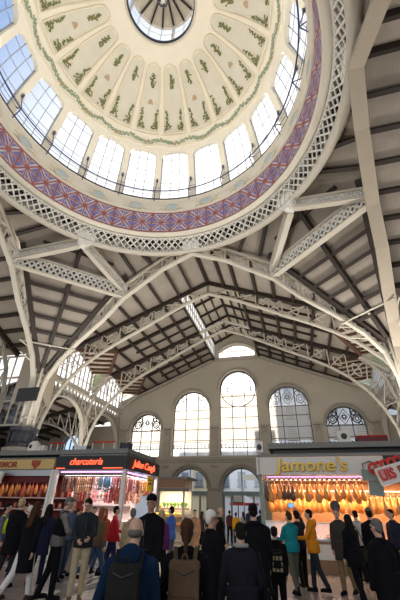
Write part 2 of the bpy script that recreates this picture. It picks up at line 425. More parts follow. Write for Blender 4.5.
# lattice ring
def lattice_ring(mb, r, z0, z1, n, w=.07, t=.05, r1=None):
    r1 = r if r1 is None else r1
    for k in range(n):
        a0, a1 = 360*k/n, 360*(k+1)/n
        for (p, q) in (((a0, z0, r1), (a1, z1, r)), ((a0, z1, r), (a1, z0, r1))):
            A, B = cyl(p[0], p[1], p[2]), cyl(q[0], q[1], q[2]); mb.beam(A, B, t, w, V((sin(rad(a0)), cos(rad(a0)), 0)).cross(B-A))
            # inner half-pitch lattice
    for z, rr in ((z0, r1), (z1, r)):
        mb.lathe([(rr-.06, z-.05), (rr+.06, z-.05), (rr+.06, z+.05), (rr-.06, z+.05), (rr-.06, z-.05)], (0, 0, 0), 120, cap=False)
mb = MB(); lattice_ring(mb, 8.62, 16.42, 17.3, 64, .085, .06, 9.02)
for k in range(64):
    for (a_, b_) in ((360*k/64, 360*(k+1)/64), (360*(k+1)/64, 360*k/64)):
        h_ = (b_-a_)/2; mid = 8.82; mb.beam(cyl(a_, 16.86, mid), cyl(a_+h_, 17.3, 8.62), .05, .085, V((sin(rad(a_)), cos(rad(a_)), 0)).cross(V((cos(rad(a_)), -sin(rad(a_)), .6)))); mb.beam(cyl(a_, 16.86, mid), cyl(a_+h_, 16.42, 9.02), .05, .085, V((sin(rad(a_)), cos(rad(a_)), 0)).cross(V((cos(rad(a_)), -sin(rad(a_)), -.6))))
mb.build('lattice_ring', Mt['iron_w'], dome)
mb = MB(); mb.lathe([(9.0, 17.46), (9.25, 17.9), (9.25, 16.30)], (0, 0, 0), 96, cap=False); mb.build('ring_backing', Mt['iron'], dome, True)
mb = MB(); mb.lathe([(8.85, 16.38), (8.85, 16.28), (9.25, 16.28), (9.72, 17.0), (9.6, 17.05), (9.2, 16.38), (8.85, 16.38)], (0, 0, 0), 96, cap=False); mb.build('ring_flange', Mt['iron'], dome, True)
for k in range(8):
    a = rad(45*k); n = V((sin(a), cos(a), 0)); t = V((cos(a), -sin(a), 0)); rot = MX((t, n, ZZ)).transposed(); mb = MB()
    mb.box(n*9.02+ZZ*16.85, (1.15, .34, 1.0), rot)
    for sg in (-.36, 0, .36): mb.box(n*8.83+t*sg+ZZ*16.85, (.08, .06, .9), rot)
    if k % 2: mb.prism([(-.5, 0), (.5, 0), (.34, -.28), (.12, -.5), (-.12, -.5), (-.34, -.28)], n*8.85+ZZ*16.35, t, ZZ, -.4)
    mb.build('ring_bracket', Mt['iron_w'], dome)
# lantern
lan = MB()
lan.lathe([(2.31, 30.5), (2.22, 30.55), (2.22, 30.75), (2.4, 30.8)], (0, 0, 0), 48, cap=False); lr = lan.build('lantern_curb', Mt['dark'], dome, True)
mb = MB(); mb.lathe([(2.42, 30.4), (2.32, 30.46), (2.28, 30.4), (2.34, 30.34), (2.42, 30.4)], (0, 0, 0), 48, cap=False); mb.build('lantern_ring', Mt['iron'], dome, True)
mb = MB(); mb.lathe([(2.4, 30.8), (2.32, 33.2)], (0, 0, 0), 48, cap=False); gl = MB()
for k in range(16):
    a = 22.5*k; gl.tube([cyl(a, 30.75, 2.36), cyl(a, 33.2, 2.30)], .035 if k % 4 else .13, 5)
for z in (31.9, 33.18): gl.tube(ringpts(2.3, z, 48), .03, 5, True)
fo = gl.build('lantern_glazing', Mt['iron_w'], dome); mb.build('pane', Mt['pane'], fo)
mb = MB(); mb.lathe([(2.45, 33.2), (.02, 34.3)], (0, 0, 0), 40, cap=False); mb.build('lantern_roof', Mt['board_sunlit'], dome)
mb = MB()
for k in range(16): mb.beam(cyl(22.5*k, 33.12, 2.35), cyl(22.5*k, 34.12, .15), .12, .14)
mb.build('lantern_rafter', Mt['purlin'], dome)
lam = thing('hanging_lamp', (0, .2, 31.4), 'round iron lamp hanging inside the lantern of the dome', 'lamp')
mb = MB(); mb.tube([(0, .2, 31.9), (0, .2, 34.2)], .03, 6); mb.build('rod', Mt['dark'], lam)
mb = MB(); mb.tube([V((.33*sin(2*pi*j/20), .2+.33*cos(2*pi*j/20), 31.6)) for j in range(20)], .06, 6, True); mb.tube([(0.33, .2, 31.6), (0, .2, 31.95), (-.33, .2, 31.6)], .04, 6); mb.build('ring', Mt['dark'], lam)
mb = MB(); mb.ell((0, .2, 31.62), (.16, .16, .2)); mb.build('globe', Mt['white'], lam, True)
# ================================================================== CROSSING
def rotk(k):
    c, s = [(1, 0), (0, -1), (-1, 0), (0, 1)][k]      # k quarter turns clockwise seen from above: 0 front(+Y) 1 right(+X)
    return lambda p: V((p[0]*c-p[1]*s, p[0]*s+p[1]*c, p[2]))
BOT = [(0, 9.2, 16.25), (2.2, 9.55, 15.55), (5.1, 10.05, 13.95), (6.6, 10.35, 12.55), (8.3, 10.6, 11.25), (9.6, 10.8, 10.05), (10.35, 10.95, 8.95), (10.75, 11, 7.2), (10.92, 11, 5.8)]
TOP = [(0, 9.2, 17.1), (2.2, 9.55, 16.45), (5.1, 10.05, 15.0), (6.6, 10.35, 13.75), (8.3, 10.6, 12.2), (9.6, 10.8, 11.0), (10.5, 10.95, 10.1), (11.0, 11, 8.8), (11.15, 11, 5.8)]
def lerp(a, b, t): return V(a)*(1-t)+V(b)*t
def truss_web(mb, bot, top, n=1, w=.10, t=.12, cross=True):
    for (b0, b1, t0, t1) in zip(bot, bot[1:], top, top[1:]):
        L = (V(b1)-V(b0)).length; m = max(1, round(L/1.35))
        for j in range(m):
            A, B, C, D = lerp(b0, b1, j/m), lerp(b0, b1, (j+1)/m), lerp(t0, t1, j/m), lerp(t0, t1, (j+1)/m)
            y = (B-A).cross(C-A).normalized()
            mb.beam(A, C, t, w, (B-A)); mb.beam(A, D, t, w*.8, y.cross(D-A)); 
            if cross and j % 2: mb.beam(C, B, t, w*.8, y.cross(B-C))
def circles(mb, bot, top, k0=0):
    for i, (b0, b1, t0, t1) in enumerate(zip(bot, bot[1:], top, top[1:])):
        m = max(1, round((V(b1)-V(b0)).length/1.35))
        for j in range(m):
            c = (lerp(b0, b1, (j+.5)/m)+lerp(t0, t1, (j+.5)/m))/2; x = (V(b1)-V(b0)).normalized(); z = (V(t0)-V(b0)).normalized()
            r = (V(t0)-V(b0)).length*.22
            mb.tube([c+x*r*cos(2*pi*q/12)+z*r*sin(2*pi*q/12) for q in range(12)], .045, 5, True)
NAMES = {0: 'under the front of the dome ring', 1: 'with plain beige soffit beside the right edge of the dome ring', 3: 'beside the left edge of the dome ring'}
for k in (0, 1, 3):
    R = rotk(k); mir = lambda pts, s: [R((p[0]*s, p[1], p[2])) for p in pts]
    t = thing('arch_truss', R((0, 9.2, 16.2)), 'cream iron gabled arch '+NAMES[k], 'roof truss')
    for nm, P, w, h in (('bottom_chord', BOT, .30 if k != 1 else .58, .14), ('top_chord', TOP, .30, .15)):
        mb = MB()
        for s in (-1, 1): mb.path(mir(P, s), w, h)
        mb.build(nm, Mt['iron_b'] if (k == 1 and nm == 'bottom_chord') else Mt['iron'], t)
    mb = MB()
    for s in (-1, 1): truss_web(mb, mir(BOT, s), mir(TOP, s)); circles(mb, mir(BOT[:6], s), mir(TOP[:6], s))
    mb.build('web', Mt['iron'], t)
def lattice_girder(name, label, p0, p1, depth, n, mats=Mt['iron_w'], group=None, drop=True):
    """flat lattice girder from p0 to p1 (top edge), depth downwards"""
    p0, p1 = V(p0), V(p1); t = thing(name, (p0+p1)/2-V((0, 0, depth)), label, 'lattice girder', group)
    dn = V((0, 0, -depth)); mb = MB()
    mb.beam(p0, p1, .34, .10); bb_ = MB(); bb_.beam(p0+dn, p1+dn, .34, .10)
    mb.build('top_flange', Mt['iron'], t); bb_.build('bottom_flange', Mt['iron'], t)
    d = (p1-p0); y = d.cross(V((0, 0, 1))).normalized(); mb = MB()
    for j in range(n):
        for o in (0, .5):
            A, B = p0+d*((j+o)/n), p0+d*min(1, (j+1+o)/n); f = min(1., (1-(j+o)/n)*n)
            C = A+dn; D = B+dn
            if f < .99: D = A+dn+(B-A)-dn*(1-f); Bq = B; mb.beam(A, A+(B-A)+dn*f, .07, .115, y.cross(B-A)); mb.beam(C, C+(B-A)-dn*f, .07, .115, y.cross(B-A)); continue
            mb.beam(A, D, .07, .115, y.cross(D-A)); mb.beam(C, B, .07, .115, y.cross(B-C))
            if o and j == 0:
                mb.beam(p0+dn*.5, A+dn, .07, .115, y.cross(A-p0)); mb.beam(p0+dn*.5, A, .07, .115, y.cross(A-p0))
    for q in (p0, p1): mb.beam(q, q+dn, .3, .3, d)
    mb.build('lattice_web', mats, t); return t
for sx, side in ((-1, 'left'), (1, 'right')):
    br = V((sx*6.5, 6.5, 16.5)); fa = V((sx*5.1, 10.05, 15.0)); sa = V((sx*10.05, 5.1, 15.0))
    off = (fa-sa).normalized()*.35
    lattice_girder('corner_girder', 'long white lattice girder cutting across the %s front corner below the dome' % side, fa, sa, .95, 9)
    lattice_girder('ring_girder', 'short white lattice girder from the ring bracket to the %s arch' % ('left side' if sx < 0 else 'right side'), br+V((sx*.2, -.1, 0)), sa, .62, 7)
    lattice_girder('ring_girder', 'short lattice girder from the %s ring bracket forward to the front arch' % side, br+V((0, .2, 0)), fa, .62, 7)
# corner roofs ------------------------------------------------------------
def slab(mb, pts, up=.12, mi=None):
    """polygon slab: pts seen from below, thickness upwards"""
    pts = [V(p) for p in pts]; n = (pts[1]-pts[0]).cross(pts[2]-pts[0]).normalized()
    if n.z < 0: n = -n
    b = [p+n*up for p in pts]; k = len(pts)
    mb.add(pts+b, [tuple(range(k)), tuple(range(k, 2*k))[::-1]]+[(i, (i+1) % k, k+(i+1) % k, k+i) for i in range(k)], mi)
def pl_z(sx, x, y): return 17.75-1.30*((abs(x)+y)/1.41421-9.0)
for sx, side in ((-1, 'left'), (1, 'right')):
    Z = lambda x, y: V((sx*x, y, pl_z(sx, x, y)))
    roof = MB(); slab(roof, [Z(6.15, 6.15), Z(5.0, 9.95), Z(10.9, 11.1), Z(11.1, 10.9), Z(9.95, 5.0)])
    A = Z(6.2, 6.2); Fp = V((sx*5.0, 9.98, pl_z(sx, 5, 9.98))); Sp = V((sx*9.98, 5.0, pl_z(sx, 9.98, 5)))
    slab(roof, [A, Fp, V((0, 9.25, 17.4)), V((sx*2.5, 8.9, 17.45))]); slab(roof, [A, Sp, V((sx*9.25, 0, 17.4)), V((sx*8.9, 2.5, 17.45))])
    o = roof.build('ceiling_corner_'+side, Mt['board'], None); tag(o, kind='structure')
    nrm = V((sx*1.30/1.414, 1.30/1.414, 1)).normalized(); mb = MB()
    # purlins parallel to the corner girder, rib down the diagonal
    for r in [9.6, 10.25, 11.35, 11.95, 12.55, 13.15, 13.75, 14.3]:
        # clip against the outline: half width across the diagonal
        if r < 10.6: hw = (r-9.15)*2.1
        else: hw = 3.5-(r-10.6)*.74
        if hw < .3: continue
        c = r/1.41421; e = hw/1.41421
        p, q = Z(c-e, c+e), Z(c+e, c-e); mb.beam(p-nrm*.12, q-nrm*.12, .20, .26, nrm)
    mb.beam(Z(6.5, 6.5)-nrm*.18, Z(10.7, 10.7)-nrm*.18, .22, .34, nrm)
    for (p, q) in ((Z(5.05, 9.85), Z(10.8, 11.0)), (Z(9.85, 5.05), Z(11.0, 10.8))): mb.beam(p-nrm*.1, q-nrm*.1, .3, .3, nrm)
    for (a, b_, m_) in ((Fp, V((0, 9.25, 17.4)), V((sx*2.5, 8.9, 17.45))), (Sp, V((sx*9.25, 0, 17.4)), V((sx*8.9, 2.5, 17.45)))):
        for t in (.12, .38, .64, .88):
            p = lerp(A, m_, t); q = lerp(a, b_, t); n2 = (a-A).cross(b_-A).normalized(); n2 = n2 if n2.z > 0 else -n2
            mb.beam(p-n2*.08, q-n2*.08, .2, .22, n2)
    o = mb.build('ceiling_corner_purlins_'+side, Mt['purlin'], None); tag(o, kind='structure')
# spandrel plates closing the gap between the crossing roofs and the arms
sp = MB()
PL = [(0, 9.3), (1.25, 9.48), (2.5, 9.66), (5.05, 10.08), (6.5, 10.38), (8, 10.62), (9.5, 10.85), (10.95, 11.12), (12.9, 11.2)]
for k in (0, 1, 2, 3):
    R = rotk(k)
    for s in (-1, 1):
        for (a, b_) in zip(PL, PL[1:]):
            q = []
            for (x, y) in (a, b_):
                zr = 17.05-.415*x; zp = 17.4-1.9*x/5.05 if x < 5.06 else pl_z(1, x, y)
                q.append((min(zr, zp)-.05, max(zr, zp)+.35))
            sp.quad(R((s*a[0], a[1], q[0][0])), R((s*b_[0], b_[1], q[1][0])), R((s*b_[0], b_[1], q[1][1])), R((s*a[0], a[1], q[0][1])))
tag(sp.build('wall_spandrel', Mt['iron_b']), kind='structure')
# pillars -----------------------------------------------------------------
def pillar(x, y, label, full=True):
    t = thing('pillar', (x, y, 0), label, 'pillar')
    mb = MB(); mb.lathe([(1.0, 0), (1.0, .5), (.82, .6), (.82, 4.2), (.9, 4.3)], (x, y, 0), 8); mb.build('stone_base', Mt['stone'], t)
    mb = MB(); mb.lathe([(.9, 4.3), (1.0, 4.4), (1.0, 4.6), (.8, 4.65)], (x, y, 0), 12); mb.build('cornice', Mt['stone'], t)
    mb = MB(); mb.lathe([(.8, 4.65), (.85, 4.85), (.68, 4.95), (.68, 5.4), (.85, 5.6), (.85, 5.78), (.3, 5.82)], (x, y, 0), 12)
    for k in range(8): mb.box((x+.74*sin(k*pi/4), y+.74*cos(k*pi/4), 5.18), (.16, .16, .5))
    mb.build('capital', Mt['dark'], t)
    mb = MB()
    for (dx, dy) in ((-.34, -.34), (.34, -.34), (-.34, .34), (.34, .34)):
        mb.tube([(x+dx*.75, y+dy*.75, 5.78), (x+dx*.8, y+dy*.8, 7.5), (x+dx*1.3, y+dy*1.3, 11.6)], .10, 8)
    for z in (6.4, 7.6, 8.8, 10.): mb.box((x, y, z), (.7, .7, .1))
    mb.build('shaft', Mt['iron'], t, True)
    mb = MB(); sx = -1 if x > 0 else 1; sy = -1
    for (z0, a) in ((10.3, 2.6), (9.6, 2.3)):
        mb.tube([(x+sx*.0, y+sy*a, z0+.4), (x, y, z0), (x+sx*a, y, z0+.4)], .05, 6)
    mb.tube([(x+sx*2.5, y-.2, 10.75), (x-.2, y+sy*2.5, 10.75)], .05, 6); mb.tube([(x, y, 11.3), (x+sx*1.2, y+sy*1.2, 10.75)], .07, 6)
    mb.build('tie_rod', Mt['iron'], t, True); return t
pillar(-11, 11, 'cream iron pillar cluster on stone base bearing the black screen')
pillar(11, 11, 'cream iron pillar cluster behind the white and red sign board')
scr = thing('screen', (-10.75, 9.95, 7.2), 'black flat screen hung on the iron pillar at the left', 'screen')
mb = MB(); mb.box((-10.75, 10.1, 7.65), (1.5, .14, .82)); mb.build('panel', Mt['black'], scr)
mb = MB(); mb.box((-10.75, 10.35, 7.65), (.3, .4, .2)); mb.build('mount', Mt['dark'], scr)

# ================================================================== WING
RZ, SL = 17.05, .415
def rz(x): return RZ-SL*abs(x)
WB = [(0, 15.95), (1.8, 15.25), (3.6, 14.35), (5.4, 13.4), (7.1, 12.55), (8.6, 11.7), (9.9, 10.75), (11.0, 9.6), (11.8, 8.3), (12.3, 6.9), (12.5, 5.4)]
WT = [(0, 16.9), (1.8, 16.15), (3.6, 15.4), (5.4, 14.65), (7.1, 13.95), (8.6, 13.3), (9.9, 12.75), (11.4, 12.1), (12.4, 10.6), (12.85, 8.8), (12.9, 5.4)]
def wing_truss(axis, d, label):
    f = (lambda x, z: V((x, d, z))) if axis == 'y' else (lambda x, z: V((d, x, z)))
    t = thing('roof_truss', f(0, 15.9), label, 'roof truss')
    for nm, P, w, h in (('bottom_chord', WB, .28, .13), ('top_chord', WT, .28, .15)):
        mb = MB()
        for s in (-1, 1): mb.path([f(p[0]*s, p[1]) for p in P], w, h)
        mb.build(nm, Mt['iron'], t)
    mb = MB()
    for s in (-1, 1):
        b, tt = [f(p[0]*s, p[1]) for p in WB], [f(p[0]*s, p[1]) for p in WT]
        truss_web(mb, b, tt, w=.09, t=.08); circles(mb, b[:8], tt[:8])
    mb.build('web', Mt['iron'], t)
    for s in (-1, 1):
        c = MB()
        for q in (-.22, .22):
            for e in (-.18, .18): 
                p = f(s*(12.7+q), 0); off = V((0, e, 0)) if axis == 'y' else V((e, 0, 0))
                c.tube([p+off, p+off+V((0, 0, 5.6))], .10, 8)
        for z in (.2, 1.5, 3, 4.5, 5.5): c.box(f(s*12.7, z), (.75, .75, .14))
        c.build('column', Mt['iron'], t)
    return t
wing_truss('y', 13.8, 'cream iron gabled truss spanning the wing, first beyond the dome')
wing_truss('y', 20.2, 'cream iron gabled truss spanning the wing, nearest the end wall')
YW = 26.8
BAYS = [(11.3, 13.8), (13.8, 20.2), (20.2, YW)]
XA, XB, XO, ZC, ZM = 8.9, 11.0, 12.9, 12.7, 14.0
def wing_side(sx, side):
    roof, pur, prd, dor, glassm, stain, fr = MB(), MB(), MB(), MB(), MB(), MB(), MB()
    P = lambda x, y, dz=0.: V((sx*x, y, rz(x)+.05+dz)); n = V((sx*SL, 0, 1)).normalized()
    for bi, (y0, y1) in enumerate(BAYS):
        ym = (y0+y1)/2; x0 = 2.45 if bi > 0 else 0
        dormer = bi > 0
        if bi > 0 or True:
            if not dormer: slab(roof, [P(0, 9.25), P(0, y1), P(XO, y1), P(XO, 11.25), P(10.9, 11.05), P(5.1, 10.05)])
            else:
                slab(roof, [P(x0, y0), P(x0, y1), P(XA, y1), P(XA, y0)])
                slab(roof, [P(XA, y0), P(XA, ym), P(XB, y0+.3)]); slab(roof, [P(XA, ym), P(XA, y1), P(XB, y1-.3)])
                slab(roof, [P(XA, y0), P(XB, y0+.3), P(XB, y0)]); slab(roof, [P(XA, y1), P(XB, y1), P(XB, y1-.3)])
        # purlins along the wing
        xs = [0.05, 1.35, 2.35] if not dormer else [2.5]
        x = 3.75
        while x < XO: xs.append(x); x += 1.28
        for x in xs:
            segs = [(y0, y1)]
            if dormer and x > XB: segs = []
            elif dormer and x > XA:
                u = (x-XA)/(XB-XA); segs = [(y0, ym+(y0+.3-ym)*u), (ym+(y1-.3-ym)*u, y1)]
            if not dormer: segs = [(9.3+x*.16 if x < 11 else 11.25, y1)]
            for a, b_ in segs: pur.beam(P(x, a)-n*.13, P(x, b_)-n*.13, .17, .26, n)
        # rafters at the trusses and mid bay
        for yy, w in ((y0+.1, .2), (y1-.1, .2), (ym, .2)):
            xe = XB if yy != ym else XA
            if not dormer and yy != y1-.1: continue
            pur.beam(P(x0+.05, yy)-n*.17, P(xe, yy)-n*.17, w, .3, n)
        for q in (ym-1.6, ym+1.6):
            if dormer: pur.beam(P(x0+.05, q)-n*.1, P(XA-1.0, q)-n*.1, .09, .18, n)
        if not dormer: continue
        # butterfly dormer: two facets rising outwards to a glazed gable
        A = P(XA, ym)
        for (yb, s) in ((y0+.3, -1), (y1-.3, 1)):
            B = P(XB, yb); C = V((sx*XO, yb, ZC)); Mp = V((sx*XO, ym, ZM))
            slab(dor, [A, B, C, Mp], .1)
            nn = (B-A).cross(Mp-A).normalized(); nn = nn if nn.z > 0 else -nn
            for t in (.06, .25, .44, .63, .82, .97):
                p = lerp(A, B, t); q = lerp(Mp, C, t); prd.beam(p-nn*.1, q-nn*.1, .14, .2, nn)
            prd.beam(A-nn*.12, B-nn*.12, .26, .3, nn)
            # stained cheek
            L = V((sx*XO, yb, 10.9)); B2 = B-V((0, 0, .25))
            stain.add([B2, C-V((0, 0, .12)), L], [(0, 1, 2)])
            for (p, q) in ((B2, C), (B2, L), (C, L)): fr.beam(p, q, .12, .16)
            m1 = (B2+C+L)/3; fr.tube([lerp(m1, B2, .55), lerp(m1, C, .55), lerp(m1, L, .55)], .05, 5, True)
            for v in (B2, C, L): fr.tube([lerp(m1, v, .55)+V((0, 0, .2*sin(q*1.05)))+V((sx*.2*cos(q*1.05), 0, 0)) for q in range(6)], .04, 5, True)
        # outer glazing
        g0, g1 = y0+.3, y1-.3; zt = lambda y: ZC+(ZM-ZC)*(1-abs(y-ym)/(ym-g0))
        glassm.add([V((sx*XO, g0, 10.6)), V((sx*XO, g1, 10.6)), V((sx*XO, g1, ZC)), V((sx*XO, ym, ZM)), V((sx*XO, g0, ZC))], [(0, 1, 2, 3, 4)])
        k = 9
        for j in range(k+1):
            y = g0+(g1-g0)*j/k; fr.beam((sx*(XO-.05), y, 10.6), (sx*(XO-.05), y, zt(y)), .09, .09)
        fr.beam((sx*XO, g0, 10.6), (sx*XO, g1, 10.6), .3, .3); fr.beam((sx*XO, g0, 11.5), (sx*XO, g1, 11.5), .06, .06)
        for a, b_ in ((g0, ym), (ym, g1)): fr.beam((sx*XO, a, zt(a)), (sx*XO, b_, zt(b_)), .2, .22)
    for mb, nm, m in ((roof, 'ceiling_wing_'+side, Mt['board_y']), (pur, 'ceiling_wing_purlins_'+side, Mt['purlin']), (dor, 'ceiling_dormers_'+side, Mt['board_sunlit']), (prd, 'ceiling_dormer_purlins_'+side, Mt['purlin_r'])):
        tag(mb.build(nm, m), kind='structure')
    w = fr.build('window_dormers_'+side, Mt['iron']); tag(w, kind='structure')
    glassm.build('pane', Mt['pane'], w); stain.build('stained_cheek', Mt['stain'], w)
    # eave girder: lattice arcade between the columns
    for bi, (y0, y1) in enumerate(BAYS[1:]):
        t = thing('eave_girder', (sx*12.9, (y0+y1)/2, 9.5), 'cream lattice girder under the %s eave, %s' % (side, 'bay next to the dome' if bi == 0 else 'bay against the end wall'), 'lattice girder')
        mb = MB(); mb.beam((sx*12.9, y0, 10.4), (sx*12.9, y1, 10.4), .36, .14); mb.build('top_flange', Mt['iron'], t)
        arc = [(sx*12.9, y0+(y1-y0)*j/12, 6.6+2.9*sqrt(max(0, 1-(2*j/12-1)**2))) for j in range(13)]
        mb = MB(); mb.path(arc, .36, .14); mb.build('arched_flange', Mt['iron'], t)
        mb = MB(); top = [(p[0], p[1], 10.35) for p in arc]
        for j in range(12):
            mb.beam(arc[j], top[j], .08, .08, (0, 1, 0)); mb.beam(arc[j], top[j+1], .06, .07, (1, 0, 0)); mb.beam(top[j], arc[j+1], .06, .07, (1, 0, 0))
        mb.build('web', Mt['iron'], t)
wing_side(-1, 'left'); wing_side(1, 'right')
# monitor (raised ridge) ---------------------------------------------------
M0, M1, XM, ZM0, ZM1, ZR = 13.9, YW, 2.42, 16.05, 17.75, 18.85
mb = MB()
for sx in (-1, 1): slab(mb, [(0, M0, ZR), (sx*XM, M0, ZM1), (sx*XM, M1, ZM1), (0, M1, ZR)])
slab(mb, [(-XM, M0-.02, rz(XM)), (XM, M0-.02, rz(XM)), (XM, M0-.02, ZM1), (0, M0-.02, ZR), (-XM, M0-.02, ZM1)])
tag(mb.build('ceiling_monitor', Mt['board_sunlit']), kind='structure')
mb = MB()
for sx in (-1, 1):
    for x in (.05, .85, 1.6, 2.3): z = ZR-(ZR-ZM1)*x/XM; mb.beam((sx*x, M0, z-.1), (sx*x, M1, z-.1), .1, .16)
    for y in (14, 16.1, 18.2, 20.2, 22.3, 24.4, 26.5): mb.beam((0, y, ZR-.14), (sx*XM, y, ZM1-.14), .12, .2)
tag(mb.build('ceiling_monitor_purlins', Mt['purlin']), kind='structure')
for sx, side in ((-1, 'left'), (1, 'right')):
    fr, g = MB(), MB()
    g.quad((sx*XM, M0, ZM0), (sx*XM, M1, ZM0), (sx*XM, M1, ZM1), (sx*XM, M0, ZM1))
    y = M0
    while y < M1+.1: fr.beam((sx*XM, y, ZM0), (sx*XM, y, ZM1), .10, .08); y += .645
    for z in (ZM0, ZM1, 16.9): fr.beam((sx*XM, M0, z), (sx*XM, M1, z), .12, .14 if z != 16.9 else .06)
    w = tag(fr.build('window_monitor_'+side, Mt['iron_w']), kind='structure'); g.build('pane', Mt['frost'], w)

# ================================================================== END WALL
CX = [-9.85, -4.92, 0., 4.92, 9.85]; WW = [3.35, 3.9, 3.9, 3.9, 3.45]; SPR = [8.65, 10.5, 12.5, 10.5, 8.5]; ZB = 6.1
AW, ASP = 3.55, 3.3
def warch(cx_, w, sp, x):
    u = min(1, abs(x-cx_)/(w/2)); return sp+(w/2)*sqrt(max(0, 1-u*u))
WT_ = .7
SEGB, SEGT = 16.0, 17.55
def seg_top(x): return SEGB+.75+(SEGT-SEGB-.75)*(1-(x/2.0)**2)
wall = MB()
ed = {-30., -13.4, 13.4, 30.}
for c, w in zip(CX, WW):
    for q in range(21): ed.add(round(c-w/2*cos(pi*q/20), 4)); ed.add(round(c-AW/2*cos(pi*q/20), 4))
for q in range(-10, 11): ed.add(q*.2)
for x in (-2.6, 2.6): ed.add(x)
for c in (-23.5, -18.4, 18.4, 23.5):
    for q in range(11): ed.add(round(c-1.1*cos(pi*q/10), 4))
ed = sorted(ed)
def wall_top(x): return (ZR+.1 if abs(x) < 2.6 else rz(x)+.15) if abs(x) < 13.4 else 9.2
for x0, x1 in zip(ed, ed[1:]):
    if x1-x0 < 1e-3: continue
    xm = (x0+x1)/2; ops = []
    for c, w, sp in zip(CX, WW, SPR):
        if abs(xm-c) < AW/2: ops.append((0, 0, warch(c, AW, ASP, max(c-AW/2, min(c+AW/2, x0))), warch(c, AW, ASP, max(c-AW/2, min(c+AW/2, x1)))))
        if abs(xm-c) < w/2: ops.append((ZB, ZB, warch(c, w, sp, max(c-w/2, min(c+w/2, x0))), warch(c, w, sp, max(c-w/2, min(c+w/2, x1)))))
    if abs(xm) < 2.0: ops.append((SEGB, SEGB, seg_top(x0), seg_top(x1)))
    for ac in (-23.5, -18.4, 18.4, 23.5):
        if abs(xm-ac) < 1.1: ops.append((5.6, 5.6, warch(ac, 2.2, 7.4, max(ac-1.1, min(ac+1.1, x0))), warch(ac, 2.2, 7.4, max(ac-1.1, min(ac+1.1, x1)))))
    zl0 = zl1 = 0.; tp = (wall_top(xm-1e-4+ (x0-xm)*.999), wall_top(xm+(x1-xm)*.999))
    for (b0, b1, t0, t1) in sorted(ops)+[(tp[0], tp[1], None, None)]:
        if b0 > zl0+1e-4 or b1 > zl1+1e-4:
            for y in (YW, YW+WT_): wall.quad((x0, y, zl0), (x1, y, zl1), (x1, y, b1), (x0, y, b0))
        if t0 is not None:
            wall.quad((x0, YW, t0), (x1, YW, t1), (x1, YW+WT_, t1), (x0, YW+WT_, t0))
            if b0 > 0: wall.quad((x0, YW, b0), (x1, YW, b1), (x1, YW+WT_, b1), (x0, YW+WT_, b0))
            zl0, zl1 = t0, t1
for c, w, sp in zip(CX, WW, SPR):
    for s in (-1, 1):
        wall.quad((c+s*w/2, YW, ZB), (c+s*w/2, YW+WT_, ZB), (c+s*w/2, YW+WT_, sp), (c+s*w/2, YW, sp))
        wall.quad((c+s*AW/2, YW, 0), (c+s*AW/2, YW+WT_, 0), (c+s*AW/2, YW+WT_, ASP), (c+s*AW/2, YW, ASP))
for s in (-2, 2): wall.quad((s, YW, SEGB), (s, YW+WT_, SEGB), (s, YW+WT_, seg_top(2)), (s, YW, seg_top(2)))
tag(wall.build('wall_back', Mt['wall']), kind='structure')
tr = MB()
tr.bb(-13.4, 13.4, YW-.28, YW+.0, 5.72, 5.95); tr.bb(-13.4, 13.4, YW-.16, YW, 5.5, 5.72)
for c, w, sp in zip(CX, WW, SPR):
    tr.path([(c-(w/2+.14)*cos(pi*q/20), YW-.05, sp+(w/2+.14)*sin(pi*q/20)) for q in range(21)], .16, .24, (0, 1, 0))
    tr.path([(c-(AW/2+.2)*cos(pi*q/20), YW-.06, ASP+(AW/2+.2)*sin(pi*q/20)) for q in range(21)], .2, .34, (0, 1, 0))
tr.bb(-13.4, 13.4, YW-.05, YW, ASP-.1, ASP+.05) if False else None
for s in (-1, 1): tr.beam((s*2.6, YW-.1, rz(2.6)-.35), (s*13, YW-.1, rz(13)-.35), .25, .5, (0, 1, 0))
tr.bb(-2.6, 2.6, YW-.14, YW, SEGB-.42, SEGB-.1); tr.path([(x*.2, YW-.06, seg_top(x*.2)+.1) for x in range(-10, 11)], .14, .18, (0, 1, 0))
tag(tr.build('trim_1', Mt['stone']), kind='structure')
cap = MB()
for x in (-12.3, -7.38, -2.46, 2.46, 7.38, 12.3):
    cap.bb(x-.34, x+.34, YW-.12, YW, 6.1, 8.0); cap.bb(x-.42, x+.42, YW-.2, YW, 8.62, 8.78); cap.bb(x-.40, x+.40, YW-.16, YW, 7.92, 8.05)
    for q in (-.22, 0, .22):
        cap.ell((x+q, YW-.14, 8.4), (.12, .09, .2)); cap.ell((x+q*.7, YW-.14, 8.18), (.09, .08, .14))
    if abs(x) < 12:
        cap.bb(x-.62, x+.62, YW-.14, YW, 3.2, 3.42)
        for q in (-.2, .2): cap.ell((x+q, YW-.08, 5.2), (.2, .1, .14))
tag(cap.build('trim_2', Mt['stone']), kind='structure')
